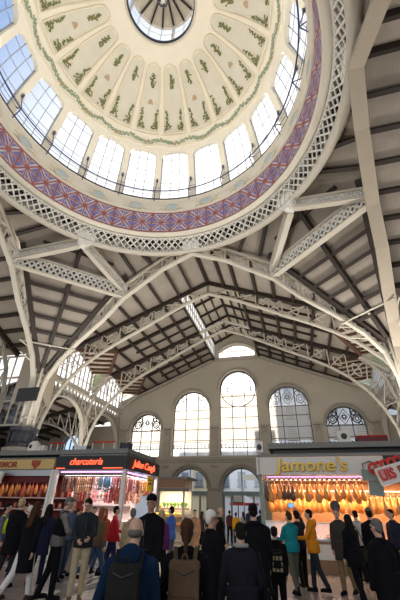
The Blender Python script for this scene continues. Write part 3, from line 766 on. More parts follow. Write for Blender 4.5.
# windows of the end wall
for i, (c, w, sp) in enumerate(zip(CX, WW, SPR)):
    fr = MB(); yf = YW+.38; r = w/2; zt = lambda x: warch(c, w, sp, x)
    for x in (-w/2+.05, -w/4*.62-.05, w/4*.62+.05, w/2-.05): fr.beam((c+x, yf, ZB), (c+x, yf, zt(c+x*.999)), .07, .06, (0, 1, 0))
    fr.path([(c-(r-.05)*cos(pi*q/24), yf, sp+(r-.05)*sin(pi*q/24)) for q in range(25)], .1, .12, (0, 1, 0))
    z = ZB
    while z < sp+.1: fr.beam((c-r, yf, z), (c+r, yf, z), .06, .04, (0, 1, 0)); z += 1.05 if z > ZB+1.3 else .72
    w_o = fr.build('window_%d' % (i+1), Mt['greyframe']); tag(w_o, kind='structure')
    # lunette ornament
    orn = MB(); Y = yf-.03
    ring = lambda x, z, rr, t=.03, n=16: orn.tube([(c+x+rr*cos(2*pi*q/n), Y, z+rr*sin(2*pi*q/n)) for q in range(n)], t, 5, True)
    t = .05 if i in (0, 4) else .028
    if i == 2:
        ring(0, sp, r-.12, .05, 32)
        for q in (-.66, .66): orn.beam((c+q, Y, sp-r*.9), (c+q, Y, sp+r*.9), .04, .05, (0, 1, 0)); orn.beam((c-r*.9, Y, sp+q), (c+r*.9, Y, sp+q), .04, .05, (0, 1, 0))
        for x in (-1, 1):
            for z in (-.15, .12): orn.ell((c+x*1.15 if x < 0 else c+1.3, Y, sp+z), (.1, .03, .12))
    else:
        orn.tube([(c, Y, sp+r*.86), (c+r*.3, Y, sp+r*.46), (c, Y, sp+r*.08), (c-r*.3, Y, sp+r*.46)], t, 5, True)
        orn.tube([(c, Y, sp+r*.66), (c+r*.16, Y, sp+r*.46), (c, Y, sp+r*.26), (c-r*.16, Y, sp+r*.46)], t, 5, True); ring(0, sp+r*.46, r*.08, t)
        for s in (-1, 1):
            ring(s*r*.62, sp+r*.34, r*.2, t*1.3); ring(s*r*.62, sp+r*.34, r*.1, t); ring(s*r*.5, sp+r*.64, r*.11, t*1.2); ring(s*r*.76, sp+r*.1, r*.09, t)
            orn.tube([(c+s*r*.36, Y, sp+r*.04), (c+s*r*.36, Y, sp+r*.9)], t, 5)
        orn.beam((c-r, Y, sp), (c+r, Y, sp), .05, .06, (0, 1, 0))
    orn.build('lunette_ironwork', Mt['dark'], w_o)
    pn = MB(); pts = [(c-r*cos(pi*q/24), yf+.06, sp+r*sin(pi*q/24)) for q in range(25)]
    low = sp-(r if i == 2 else 0)
    if i == 2:
        pts = [(c+r*cos(2*pi*q/32), yf+.06, sp+r*sin(2*pi*q/32)) for q in range(32)]
    pn.add(pts, [tuple(range(len(pts)))]); pn.build('lunette_pane', Mt['frost'], w_o)
    # decorated band and its pane
    bd = MB()
    for q in range(11):
        x = c-r+(q+.5)*w/11; bd.box((x-.05, yf-.02, 7.0), (.05, .03, .34)); bd.box((x+.02, yf-.02, 7.15), (.15, .03, .06)); bd.box((x+.02, yf-.02, 6.85), (.15, .03, .06)); bd.box((x+.06, yf-.02, 7.0), (.06, .03, .12))
    bd.build('band_ironwork', Mt['dark'], w_o)
    pn = MB(); pn.quad((c-r, yf+.06, ZB), (c+r, yf+.06, ZB), (c+r, yf+.06, 7.35), (c-r, yf+.06, 7.35)); pn.build('lower_pane', Mt['frost'], w_o)
    # slatted blind
    bl = MB(); z = 7.4; ztop = sp+ (0 if i != 2 else -.4)
    while z < ztop: bl.beam((c-r+.04, yf+.12, z+.09), (c+r-.04, yf+.12, z+.09), .012, .175, (0, .25, 1)); z += .19
    bl.build('slatted_blind', Mt['blind'], w_o)
    if i == 2:
        cr = MB()
        for q in range(5): cr.box((c-.24+q*.12, yf-.05, sp+.1), (.06, .03, .62-.16*abs(q-2)*.5))
        cr.build('striped_crest', Mt['red'], w_o)
fr = MB()
for q in range(9): x = -2+q*.5; fr.beam((x, YW+.3, SEGB), (x, YW+.3, seg_top(x)), .06, .07, (0, 1, 0))
for z in (SEGB+.03, SEGB+.75): fr.beam((-2, YW+.3, z), (2, YW+.3, z), .07, .08, (0, 1, 0))
w_o = tag(fr.build('window_6', Mt['iron']), kind='structure')
pn = MB(); pts = [(-2, YW+.35, SEGB), (2, YW+.35, SEGB)]+[(2-.4*q, YW+.35, seg_top(2-.4*q)) for q in range(11)]
pn.add(pts, [tuple(range(len(pts)))]); pn.build('pane', Mt['frost'], w_o)
# glazed doors in the arches
for i, c in enumerate(CX):
    fr = MB(); y = YW+.4
    for x in (-AW/2+.08, -1.0, 1.0, AW/2-.08): fr.beam((c+x, y, 0), (c+x, y, 2.9), .16, .12, (0, 1, 0))
    fr.bb(c-AW/2, c+AW/2, y-.12, y+.12, 2.85, 3.15)
    fr.tube([(c-(AW/2-.06)*cos(pi*q/20), y, ASP+(AW/2-.06)*sin(pi*q/20)) for q in range(21)], .06, 6)
    fr.beam((c, y, 3.1), (c, y, ASP+AW/2), .08, .06, (0, 1, 0))
    d = tag(fr.build('door_%d' % (i+1), Mt['teal_grey']), kind='structure')
    pn = MB(); pn.quad((c-AW/2, y+.05, 3.15), (c+AW/2, y+.05, 3.15), (c+AW/2, y+.05, ASP), (c-AW/2, y+.05, ASP))
    pts = [(c-AW/2*cos(pi*q/20), y+.05, ASP+AW/2*sin(pi*q/20)) for q in range(21)]; pn.add(pts, [tuple(range(21))])
    for (a, b_) in ((-AW/2, -1.0), (1.0, AW/2)): pn.quad((c+a, y, 0), (c+b_, y, 0), (c+b_, y, 2.85), (c+a, y, 2.85))
    pn.build('pane', Mt['pane'], d)

Mt['pane_b'] = glass('blue_pane', (.45, .62, .95), .9)
# ================================================================== TRANSEPTS, AISLES, FLOOR
mb = MB(); mb.quad((-31, -31, 0), (31, -31, 0), (31, 62, 0), (-31, 62, 0)); tag(mb.build('floor', Mt['floor']), kind='structure')
def transept(k, side, L=27, x0=9.6):
    R = rotk(k); roof, pur = MB(), MB()
    for s in (-1, 1):
        P = lambda x, y: R((s*x, y, rz(x)+.1)); 
        pts = [P(0, x0-.3), P(0, L), P(12.8, L), P(12.8, 11.2), P(10.9, 11.0), P(5.1, 10.0)]
        slab(roof, pts)
        n = R((s*SL, 0, 1)).normalized()
        for x in (.1, 1.4, 2.7, 4.0, 5.3, 6.6, 7.9, 9.2, 10.5, 11.8):
            ys = x0+.2 if x < 5.1 else 10.2+(x-5.1)*.16
            pur.beam(P(x, ys)-n*.15, P(x, L)-n*.15, .2, .28, n)
        for y in (15, 20, 25): pur.beam(P(.1, y)-n*.2, P(12.7, y)-n*.2, .2, .34, n)
    tag(roof.build('ceiling_transept_'+side, Mt['board']), kind='structure'); tag(pur.build('ceiling_transept_purlins_'+side, Mt['purlin']), kind='structure')
w_ = MB(); w_.bb(-13.4, 13.4, -27.3, -27, 0, 5); tag(w_.build('wall_front', Mt['wall']), kind='structure')
transept(1, 'right'); transept(3, 'left'); transept(2, 'near')
wing_truss('x', 15.5, 'cream iron gabled truss spanning the right arm of the hall')
wing_truss('x', -15.5, 'cream iron gabled truss spanning the left arm of the hall')
for sx, side in ((-1, 'left'), (1, 'right')):
    roof, pur = MB(), MB(); P = lambda x, y: V((sx*x, y, 9.9-(x-13)*.22))
    slab(roof, [P(13.0, 12.9), P(13.0, YW), P(30, YW), P(30, 12.9)]); n = V((sx*.22, 0, 1)).normalized()
    for q in range(13): x = 13.5+q*1.3; pur.beam(P(x, 12.9)-n*.12, P(x, YW)-n*.12, .16, .24, n)
    for y in (13.2, 17.0, 20.2, 23.5): pur.beam(P(13, y)-n*.2, P(30, y)-n*.2, .2, .34, n)
    tag(roof.build('ceiling_aisle_'+side, Mt['board_y']), kind='structure'); tag(pur.build('ceiling_aisle_purlins_'+side, Mt['purlin']), kind='structure')
    w = MB(); w.bb(sx*30, sx*30.4, -27, YW+.6, 0, 7.0); tag(w.build('wall_'+side, Mt['wall']), kind='structure')
    for y in (20.2,):
        t = thing('aisle_arch', (sx*13.0, y, 6), 'cream iron arched rib under the %s aisle roof' % side, 'roof truss')
        b = [V((sx*(13.0+6*(1-cos(pi/2*j/8))), y, 5.2+3.2*sin(pi/2*j/8))) for j in range(9)]; tp = [V((p.x, y, 9.6-(abs(p.x)-13)*.22)) for p in b]
        mb = MB(); mb.path(b, .3, .14); mb.build('rib', Mt['iron'], t); mb = MB(); truss_web(mb, b, tp, w=.07, t=.06); mb.build('web', Mt['iron'], t)
    # aisle end windows in the back wall plane (set against the wall)
    for j, x in enumerate((18.4, 23.5)):
        fr = MB(); c = sx*x; fr.path([(c-1.1*cos(pi*q/16), YW-.1, 8.0+1.1*sin(pi*q/16)-.6) for q in range(17)], .14, .2, (0, 1, 0))
        for q in (-1.1, 0, 1.1): fr.beam((c+q, YW-.1, 5.6), (c+q, YW-.1, 7.4+(1.1 if q == 0 else 0)), .12, .1, (0, 1, 0))
        fr.beam((c-1.1, YW-.1, 6.6), (c+1.1, YW-.1, 6.6), .1, .08, (0, 1, 0))
        o = tag(fr.build('window_aisle_%s_%d' % (side, j+1), Mt['iron']), kind='structure')
        g = MB(); g.add([(c-1.1, YW-.06, 5.6), (c+1.1, YW-.06, 5.6)]+[(c+1.1*cos(pi*q/12), YW-.06, 7.4+1.1*sin(pi*q/12)) for q in range(13)], [tuple(range(15))])
        g.build('pane', Mt['pane_b'], o)
    fr, g = MB(), MB(); x = 13.0
    while x < 27.1: fr.beam((sx*x, 12.95, 6.5), (sx*x, 12.95, 11.75), .09, .09, (0, 1, 0)); x += .78
    for z in (6.5, 8.2, 10.0, 11.75): fr.beam((sx*13, 12.95, z), (sx*27, 12.95, z), .12, .14, (0, 1, 0))
    o = tag(fr.build('window_transept_'+side, Mt['iron']), kind='structure'); g.quad((sx*13, 13.0, 6.5), (sx*27, 13.0, 6.5), (sx*27, 13.0, 11.75), (sx*13, 13.0, 11.75)); g.build('pane', Mt['pane'], o)
# ================================================================== MARKET STALLS
def text(body, loc, size, m, parent, name='lettering', rz=0., ex=.02, shear=0., bold=.0, tilt=0., rx=pi/2, sx=1.0, align='LEFT'):
    cu = bpy.data.curves.new(name, 'FONT'); cu.body = body; cu.size = size; cu.extrude = ex; cu.shear = shear; cu.offset = bold
    cu.align_x = align; cu.space_character = 1.0; cu.resolution_u = 4
    tmp = bpy.data.objects.new(name+'_tmp', cu); COL.objects.link(tmp); bpy.context.view_layer.update()
    me = bpy.data.meshes.new_from_object(tmp.evaluated_get(bpy.context.evaluated_depsgraph_get())); bpy.data.objects.remove(tmp); bpy.data.curves.remove(cu)
    o = bpy.data.objects.new(name, me); COL.objects.link(o); me.materials.clear()
    for q in (m if isinstance(m, (list, tuple)) else [m]): me.materials.append(q)
    o.parent = parent; o.location = V(loc)-ORG.get(parent.name, V((0, 0, 0))) if parent else V(loc)
    o.rotation_mode = 'XYZ'
    o.rotation_euler = (MX.Rotation(rz, 3, 'Z') @ MX.Rotation(-tilt, 3, 'Y') @ MX.Rotation(rx, 3, 'X')).to_euler(); o.scale = (sx, 1, 1)
    return o
Mt['ham'] = mat('cured_ham_golden', (.62, .27, .06), .38, 0, .4, 5, .6, bump=.25)
Mt['ham_d'] = mat('cured_ham_dark', (.10, .045, .025), .4, 0, .4, 5, .5, bump=.25)
Mt['hoof'] = mat('ham_hoof', (.06, .035, .02), .5)
Mt['cord'] = mat('cord', (.5, .4, .28), .9)
Mt['saus'] = [mat('sausage_tan', (.52, .33, .17), .5, 0, .25, 8), mat('sausage_red', (.36, .07, .05), .45, 0, .3, 8), mat('sausage_pale', (.62, .52, .44), .6, 0, .2, 8),
              mat('sausage_brown', (.16, .07, .045), .5, 0, .3, 8), mat('packet_blue', (.18, .36, .46), .35, 0, .2, 5), mat('sausage_pink', (.58, .27, .27), .5, 0, .25, 8)]
Mt['meat'] = mat('fresh_meat', (.48, .10, .06), .4, 0, .5, 7)
Mt['warmwall'] = mat('warm_panel', (.36, .22, .12), .6, 0, .15)
Mt['led'] = emit('stall_led', (.80, .45, .95), .8); Mt['ledwarm'] = emit('stall_lamp_warm', (1., .62, .36), 1.2)
def area(name, loc, sx, sy, col, power, rot=(0, 0, 0)):
    l = bpy.data.lights.new(name, 'AREA'); l.shape = 'RECTANGLE'; l.size = sx; l.size_y = sy; l.color = col; l.energy = power
    o = bpy.data.objects.new(name, l); COL.objects.link(o); o.location = loc; o.rotation_euler = rot; return o
# ---- ham stall (right) ----------------------------------------------------
st = thing('market_stall', (6.0, 7.0, 0), 'ham stall with white fascia and big gold lettering under a grey roof', 'market stall')
mb = MB(); mb.bb(3.72, 8.2, 7.0, 7.14, 2.86, 3.47)
for q in range(7): mb.bb(3.72, 8.2, 6.985, 7.0, 2.9+q*.085, 2.95+q*.085)
mb.bb(3.66, 3.8, 7.0, 11, 2.86, 3.47); mb.build('fascia', Mt['white'], st)
mb = MB(); mb.bb(4.1, 13, 7.7, 11.6, 3.88, 4.08); mb.bb(3.7, 13, 7.1, 11, 3.5, 3.6); mb.build('roof', Mt['greyslab'], st)
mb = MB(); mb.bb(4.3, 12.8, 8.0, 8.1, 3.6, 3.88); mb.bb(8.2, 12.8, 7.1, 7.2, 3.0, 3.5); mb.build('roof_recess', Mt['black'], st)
for x in (3.78, 12.6):
    mb = MB(); mb.bb(x-.07, x+.07, 7.05, 7.19, 0, 2.9); mb.build('post', Mt['teal_grey'], st)
mb = MB(); mb.bb(3.9, 12.6, 9.6, 9.7, .3, 3.4); mb.build('back_panel', Mt['warmwall'], st)
mb = MB(); mb.bb(3.75, 12.6, 7.02, 7.7, 0, .28); mb.bb(3.8, 12.6, 7.08, 7.6, .28, .86); mb.build('counter', Mt['counter'], st)
for x in (4.6, 5.6, 6.6, 7.6, 8.6):
    mb = MB(); mb.bb(x-.44, x+.44, 7.06, 7.08, .36, .78); mb.build('counter_panel', Mt['white'], st)
mb = MB(); mb.bb(3.8, 12.6, 7.06, 7.66, .86, .92); mb.bb(3.8, 12.6, 7.1, 7.6, 1.36, 1.40); mb.build('shelf', Mt['steel'], st)
mb = MB(); mb.quad((3.8, 7.06, .92), (12.6, 7.06, .92), (12.6, 7.12, 1.36), (3.8, 7.12, 1.36)); mb.build('case_glass', Mt['caseglass'], st)
for z, y in ((2.70, 7.3), (2.36, 7.75), (2.95, 8.3), (2.42, 8.7)):
    mb = MB(); mb.tube([(3.9, y, z), (12.5, y, z)], .025, 6); mb.build('hanging_rail', Mt['steel'], st, True)
for y in (7.2, 8.6):
    mb = MB(); mb.bb(4.0, 12.4, y, y+.04, 2.80, 2.83); mb.build('lamp_strip', Mt['ledwarm'] if y > 8 else Mt['led'], st)
text("Jamone's", (4.42, 6.93, 2.99), .60, [Mt['gold']], st, 'lettering', ex=.045, shear=.12, bold=.012, sx=1.18)
area('ham_stall_light', (6.2, 7.9, 2.83), 4.4, 1.3, (1., .58, .32), 240)
area('ham_stall_light', (10.2, 7.9, 2.83), 4.0, 1.3, (1., .58, .32), 190)
area('case_light', (7.2, 7.3, 1.34), 6, .2, (1., .8, .7), 26)
# hams
def make_ham(dark, label, group):
    h = MB(); prof_ = [(.035, -.02), (.045, -.10), (.05, -.20), (.075, -.30), (.115, -.40), (.135, -.50), (.125, -.60), (.085, -.68), (.03, -.72)]
    k = 12; vs = []
    for i, (r, z) in enumerate(prof_):
        ox = .05*sin(max(0, -z-.15)*3.2)
        for j in range(k):
            a = 2*pi*j/k; vs.append((ox+r*1.15*cos(a), r*.72*sin(a), z))
    fs = [(i*k+j, i*k+(j+1) % k, (i+1)*k+(j+1) % k, (i+1)*k+j) for i in range(len(prof_)-1) for j in range(k)]+[tuple(range(k))[::-1], tuple((len(prof_)-1)*k+j for j in range(k))]
    h.add(vs, fs); o = h.build('ham', Mt['ham_d' if dark else 'ham'], None, True); tag(o, label, 'ham', group)
    f = MB(); f.capsule((0, 0, -.02), (0.0, -.02, .07), .036, .026, 8, flat=.7); f.build('hoof', Mt['hoof'], o, True, True)
    c = MB(); c.tube([(0, 0, .03), (0, 0, .14)], .009, 5); c.build('cord', Mt['cord'], o, False, True)
    return o
hr = random.Random(5)
def ham_row(xs, y, z, dark, label, group):
    p = make_ham(dark, label, group)
    for i, x in enumerate(xs):
        o = p if i == 0 else copy_tree(p)
        s = hr.uniform(.70, .86); o.location = (x+hr.uniform(-.015, .015), y+(.075 if i % 2 else -.045), z-.14*s); o.rotation_euler = (hr.uniform(-.06, .06), hr.uniform(-.08, .08), hr.uniform(-.6, .6)+(pi if hr.random() < .5 else 0)); o.scale = (s, s, s)
fr_ = lambda a, b_, n: [a+(b_-a)*i/(n-1) for i in range(n)]
ham_row([3.98, 4.50, 4.64, 4.78, 4.92], 7.3, 2.70, True, 'dark cured ham hanging in the front row below the start of the gold lettering', 'dark hams in the front row')
ham_row([4.12, 4.25, 4.37], 7.3, 2.70, False, 'golden ham hanging among the dark hams under the first gold letter', 'golden hams among the dark ones')
ham_row(fr_(5.1, 7.35, 15), 7.3, 2.70, False, 'golden cured ham hanging in the front row below the gold lettering', 'golden hams in the front row')
ham_row(fr_(4.0, 7.3, 20), 7.75, 2.32, False, 'golden ham hanging in the lower second row behind the front hams', 'hams in the lower second row')
ham_row(fr_(7.45, 12.2, 26), 7.75, 2.32, False, 'golden ham hanging low below the red and white sign board', 'hams below the red and white sign')
ham_row(fr_(7.5, 12.2, 22), 7.3, 2.30, False, 'orange ham hung nearest the customers below the teal box and white sign', 'hams nearest the customers on the right')
for o in [q for q in bpy.data.objects if q.get('group') == 'hams nearest the customers on the right']: o.location.z -= .0
ham_row(fr_(4.1, 12.1, 34), 8.7, 2.42, False, 'ham in the shadowy back row deep inside the ham stall', 'hams in the back row')
# price tags in the top row
mb = MB(); mb.box((0, 0, 0), (.12, .012, .10), mi=0); mb.box((0, -.008, -.01), (.09, .006, .045), mi=1)
pt = mb.build('price_tag', [Mt['white'], Mt['red']]); tag(pt, 'small red and white price tag clipped to the rail above the hams', 'price tag', 'price tags above the hams')
for i, x in enumerate(fr_(3.95, 7.9, 24)):
    o = pt if i == 0 else copy_tree(pt); o.location = (x, 7.22, 2.745); o.rotation_euler = (0, hr.uniform(-.1, .1), hr.uniform(-.3, .3))
# trays in the case
tray = MB(); tray.bb(-.17, .17, -.2, .2, 0, .03); tr_o = tray.build('meat_tray', Mt['white']); tag(tr_o, 'white tray of sliced meat in the glass case of the ham stall', 'meat tray', 'meat trays in the case')
mm = MB()
for q in range(6): mm.ell((-.1+.1*(q % 3), -.09+.17*(q//3), .05), (.06, .085, .035))
mm.build('sliced_meat', Mt['meat'], tr_o, True, True)
for i, x in enumerate(fr_(4.1, 9.6, 13)):
    o = tr_o if i == 0 else copy_tree(tr_o); o.location = (x, 7.36, .925)
pb = thing('poster', (7.0, 9.55, 1.5), 'pale tan board fixed to the back panel of the ham stall', 'poster')
mb = MB(); mb.bb(6.75, 7.35, 9.55, 9.595, 1.35, 2.1); mb.build('board', Mt['saus'][2], pb); mb = MB(); mb.bb(6.8, 7.3, 9.54, 9.55, 1.7, 1.73); mb.build('printed_line', Mt['brownred'], pb)
# scale on counter
sc_ = thing('weighing_scale', (6.32, 7.35, 1.4), 'dark round-faced weighing scale standing on the ham stall counter', 'scale')
mb = MB(); mb.bb(6.17, 6.47, 7.2, 7.5, 1.40, 1.5); mb.build('base', Mt['steel'], sc_); mb = MB(); mb.bb(6.28, 6.36, 7.32, 7.38, 1.5, 1.75); mb.build('stem', Mt['dark'], sc_)
mb = MB(); mb.prism([(.17*cos(2*pi*q/20), .17*sin(2*pi*q/20)) for q in range(20)], (6.32, 7.34, 1.9), (1, 0, 0), (0, 0, 1), .08); mb.build('dial', Mt['dark'], sc_)
# roof items
fan = thing('vent_unit', (7.15, 8.1, 4.08), 'white square vent unit with round dark opening on the grey stall roof', 'vent unit')
mb = MB(); mb.bb(6.93, 7.37, 7.9, 8.3, 4.08, 4.55); mb.build('casing', Mt['white'], fan)
mb = MB(); mb.prism([(.12*cos(2*pi*q/16), .12*sin(2*pi*q/16)) for q in range(16)], (7.15, 7.9, 4.32), (1, 0, 0), (0, 0, 1), .01); mb.build('opening', Mt['black'], fan)
rl = thing('red_crate', (8.2, 8.2, 4.08), 'low red crate lying on the grey roof of the ham stall', 'crate')
mb = MB(); mb.bb(7.6, 8.75, 8.0, 8.4, 4.08, 4.12); 
for (a, b_, c, d) in ((7.6, 8.75, 8.0, 8.03), (7.6, 8.75, 8.37, 8.4), (7.6, 7.63, 8.0, 8.4), (8.72, 8.75, 8.0, 8.4)): mb.bb(a, b_, c, d, 4.12, 4.3)
mb.build('body', Mt['darkred'], rl); mb = MB(); mb.tube([(7.6, 8.0, 4.32), (8.75, 8.0, 4.32)], .03, 6); mb.build('rim', Mt['red'], rl)
sp = thing('speaker', (3.62, 7.6, 3.6), 'small white loudspeaker on a bracket at the corner of the ham stall roof', 'speaker')
mb = MB(); mb.bb(3.62, 3.92, 7.5, 7.8, 3.72, 4.15); mb.build('cabinet', Mt['white'], sp); mb = MB(); mb.tube([(3.77, 7.65, 3.6), (3.77, 7.65, 3.72)], .05, 8); mb.build('bracket', Mt['steel'], sp)
mb = MB(); mb.ell((3.77, 7.5, 3.92), (.1, .02, .12)); mb.build('cone', Mt['dark'], sp, True)
# teal box, white sign, red script sign
tb = thing('electrical_box', (7.6, 6.9, 2.4), 'teal grey two-part box hung beside the white and red sign', 'box')
rot = MX.Rotation(rad(-8), 3, 'Y'); mb = MB(); mb.box((7.62, 6.8, 2.82), (.52, .22, .34), MX.Rotation(rad(5), 3, 'Y')); mb.build('upper_part', Mt['teal_grey'], tb)
mb = MB(); mb.box((7.72, 6.82, 2.42), (.46, .2, .42), MX.Rotation(rad(5), 3, 'Y')); mb.build('lower_part', Mt['teal_grey'], tb)
mb = MB(); mb.tube([(7.45, 6.85, 2.98), (7.45, 6.85, 3.2), (7.7, 6.9, 3.28), (8.0, 6.95, 3.2)], .018, 6); mb.build('cable', Mt['dark'], tb)
sg = thing('sign_board', (8.9, 6.2, 2.6), 'white lightbox sign with bold red letters tilted up to the right', 'sign')
T = rad(15); rot = MX.Rotation(-T, 3, 'Y'); c0 = V((7.82, 6.3, 2.5)); ux = rot @ V((1, 0, 0)); uz = rot @ V((0, 0, 1))
mb = MB(); mb.box(c0+ux*1.05+uz*.24, (2.1, .16, .50), rot); mb.build('board', Mt['white'], sg)
mb = MB(); mb.box(c0+ux*.30+uz*.25-V((0, .085, 0)), (.46, .01, .36), rot); mb.build('red_block', Mt['saus'][5], sg)
mb = MB(); mb.box(c0+ux*1.05-uz*.03, (2.1, .2, .05), rot); mb.build('lower_edge', Mt['steel'], sg)
text('UIS', c0+ux*.05+uz*.10-V((0, .10, 0)), .40, Mt['red'], sg, ex=.01, bold=.014, tilt=T, sx=.92)
text('FRA', c0+ux*.68+uz*.10-V((0, .10, 0)), .40, Mt['brownred'], sg, ex=.01, bold=.014, tilt=T)
rs = thing('script_sign', (8.0, 6.7, 3.1), 'red raised script sign above the white lightbox', 'sign')
mb = MB()
for q in range(5):
    c = V((7.72+q*.21, 6.6, 3.03+q*.055)); mb.tube([c+V((.12*cos(a*pi/6), -.03, .14*sin(a*pi/6))) for a in range(12)], .05, 6, True)
mb.build('letters', Mt['red'], rs, True); mb = MB(); mb.tube([(7.6, 6.65, 2.95), (8.7, 6.65, 3.24)], .03, 6); mb.tube([(7.7, 6.65, 2.98), (7.7, 7.0, 3.0)], .02, 6); mb.build('bracket', Mt['dark'], rs)
# ---- charcuterie stall (centre-left) ---------------------------------------
s2 = thing('market_stall', (-2.9, 7.5, 0), 'corner charcuterie stall with black fascia and red neon script on two sides', 'market stall')
mb = MB(); mb.bb(-4.56, -1.33, 6.0, 6.1, 3.0, 3.5); mb.build('fascia', Mt['black'], s2)
mb = MB(); mb.bb(-1.43, -1.33, 6.1, 9.6, 3.0, 3.5); mb.build('side_fascia', Mt['black'], s2)
mb = MB(); mb.bb(-4.7, -1.5, 6.3, 9.5, 3.62, 3.80); mb.bb(-4.5, -1.4, 6.05, 9.55, 3.5, 3.56); mb.build('roof', Mt['greyslab'], s2)
for (x, y) in ((-1.42, 6.07), (-4.5, 6.05), (-1.42, 9.5)):
    mb = MB(); mb.bb(x-.075, x+.075, y-.05, y+.1, 0, 3.0); mb.build('post', Mt['white'], s2)
mb = MB(); mb.bb(-4.5, -2.0, 8.6, 8.7, 0, 3.0); mb.build('back_panel', Mt['saus'][2], s2)
mb = MB(); mb.bb(-4.45, -1.5, 6.15, 6.75, 0, 1.25); mb.bb(-2.1, -1.5, 6.75, 9.4, 0, 1.25); mb.build('counter', Mt['white'], s2)
for z in (1.75, 2.2): 
    mb = MB(); mb.bb(-4.4, -2.2, 8.3, 8.6, z, z+.04); mb.build('shelf', Mt['steel'], s2)
mb = MB(); mb.bb(-4.4, -1.5, 6.2, 6.26, 2.90, 2.96); mb.bb(-1.56, -1.5, 6.3, 9.3, 2.90, 2.96); mb.build('led_strip', Mt['led'], s2)
for (y, z) in ((6.45, 2.80), (6.95, 2.45)):
    mb = MB(); mb.tube([(-4.4, y, z), (-1.6, y, z)], .02, 6); mb.build('hanging_rail', Mt['steel'], s2)
for (x, z) in ((-1.62, 2.8), (-2.05, 2.45)):
    mb = MB(); mb.tube([(x, 6.3, z), (x, 9.3, z)], .02, 6); mb.build('hanging_rail', Mt['steel'], s2)
text('charcutería', (-3.92, 5.97, 3.17), .36, Mt['neon'], s2, 'neon_lettering', ex=.012, shear=.3, sx=.92)
mb = MB(); mb.bb(-2.35, -1.5, 5.97, 6.0, 3.03, 3.055); mb.bb(-4.5, -4.1, 5.97, 6.0, 3.03, 3.055); mb.build('neon_line', Mt['neon'], s2)
text('Julian Caugh', (-1.30, 6.55, 3.15), .38, Mt['neon'], s2, 'neon_lettering', rz=pi/2, ex=.012, shear=.3, sx=1.25)
area('charcuterie_light', (-2.95, 7.0, 2.88), 2.8, 1.2, (1., .80, .86), 75)
area('charcuterie_light', (-1.9, 8.2, 2.88), .7, 2.6, (1., .80, .86), 50)
def make_string(kind):
    lab = ['string of tan sausages hanging in the charcuterie stall', 'string of red sausages hanging in the charcuterie stall', 'string of pale sausages hanging in the charcuterie stall',
           'string of dark brown sausages hanging in the charcuterie stall', 'blue vacuum packet hanging beside the stall corner post', 'string of pink sausages hanging in the charcuterie stall'][kind]
    m = MB()
    if kind == 4: m.box((0, 0, -.2), (.15, .05, .36)); m.box((0, 0, -.45), (.13, .04, .1))
    else:
        n = 2 if kind in (0, 3) else 3; L = .52/n
        for s in (-.035, .035):
            for q in range(n): m.capsule((s, 0, -.05-q*L), (s*1.2, 0, -.05-(q+.72)*L), .032, .036, 8)
    o = m.build('sausage_string' if kind != 4 else 'meat_packet', Mt['saus'][kind], None, True)
    tag(o, lab, 'sausages' if kind != 4 else 'packet', 'hanging sausages, '+['tan', 'red', 'pale', 'brown', 'packets', 'pink'][kind])
    c = MB(); c.tube([(0, 0, -.05), (0, 0, .03)], .008, 5); c.build('cord', Mt['cord'], o, False, True); return o
protos = {}
def hang(kind, loc):
    if kind not in protos: o = protos[kind] = make_string(kind)
    else: o = copy_tree(protos[kind])
    s = hr.uniform(.85, 1.1); o.location = loc; o.scale = (s, s, s); o.rotation_euler = (0, 0, hr.uniform(0, 6))
for i, x in enumerate(fr_(-4.35, -1.65, 21)):
    u = i/20.; k = 4 if 13 <= i <= 16 else hr.choice([0, 0, 3] if u < .35 else [0, 2, 0, 1] if u < .65 else [5, 1, 2])
    hang(k, (x, 6.45, 2.77)); 
for i, x in enumerate(fr_(-4.3, -1.75, 17)): hang(hr.choice([1, 5, 2, 3]), (x, 6.95, 2.42))
for i, y in enumerate(fr_(6.4, 9.2, 18)): hang(hr.choice([5, 1, 2, 5, 0]), (-1.62, y, 2.77)); hang(hr.choice([5, 1, 0, 3]), (-2.05, y, 2.42))
yc = thing('card_sign', (-1.28, 8.6, 2.4), 'bright yellow card hanging from the side of the charcuterie stall', 'sign')
mb = MB(); mb.bb(-1.36, -1.33, 8.25, 8.85, 2.35, 2.95); mb.build('card', Mt['yellow'], yc); mb = MB(); mb.bb(-1.33, -1.325, 8.35, 8.75, 2.6, 2.68); mb.bb(-1.33, -1.325, 8.35, 8.75, 2.76, 2.80); mb.build('print', Mt['brownred'], yc)
# ---- butcher stall (left) --------------------------------------------------
s3 = thing('market_stall', (-7.5, 7.5, 0), 'butcher stall with tan fascia and rust red lettering beside the white post', 'market stall')
mb = MB(); mb.bb(-12.5, -4.66, 6.0, 6.1, 3.03, 3.40); mb.build('fascia', Mt['tan'], s3)
mb = MB(); mb.bb(-12.5, -4.75, 6.35, 10, 3.62, 3.80); mb.bb(-12.5, -4.7, 6.05, 9.9, 3.42, 3.47); mb.build('roof', Mt['greyslab'], s3)
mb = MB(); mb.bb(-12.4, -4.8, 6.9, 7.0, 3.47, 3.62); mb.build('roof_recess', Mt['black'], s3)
mb = MB(); mb.bb(-12.5, -4.7, 6.15, 6.2, 2.78, 3.02); mb.build('shutter_box', Mt['steel'], s3)
mb = MB(); mb.bb(-12.5, -4.7, 8.8, 8.9, 0, 3.0); mb.bb(-12.5, -4.7, 6.3, 6.36, 2.55, 2.78); mb.build('back_panel', Mt['darkred'], s3)
mb = MB(); mb.bb(-12.4, -4.8, 6.15, 6.8, 0, 1.25); mb.build('counter', Mt['darkred'], s3)
mb = MB(); mb.bb(-4.72, -4.6, 6.0, 6.12, 0, 3.0); mb.build('post', Mt['white'], s3)
for z in (1.55, 2.0):
    mb = MB(); mb.bb(-12.3, -4.9, 8.2, 8.8, z, z+.05); mb.build('shelf', Mt['steel'], s3)
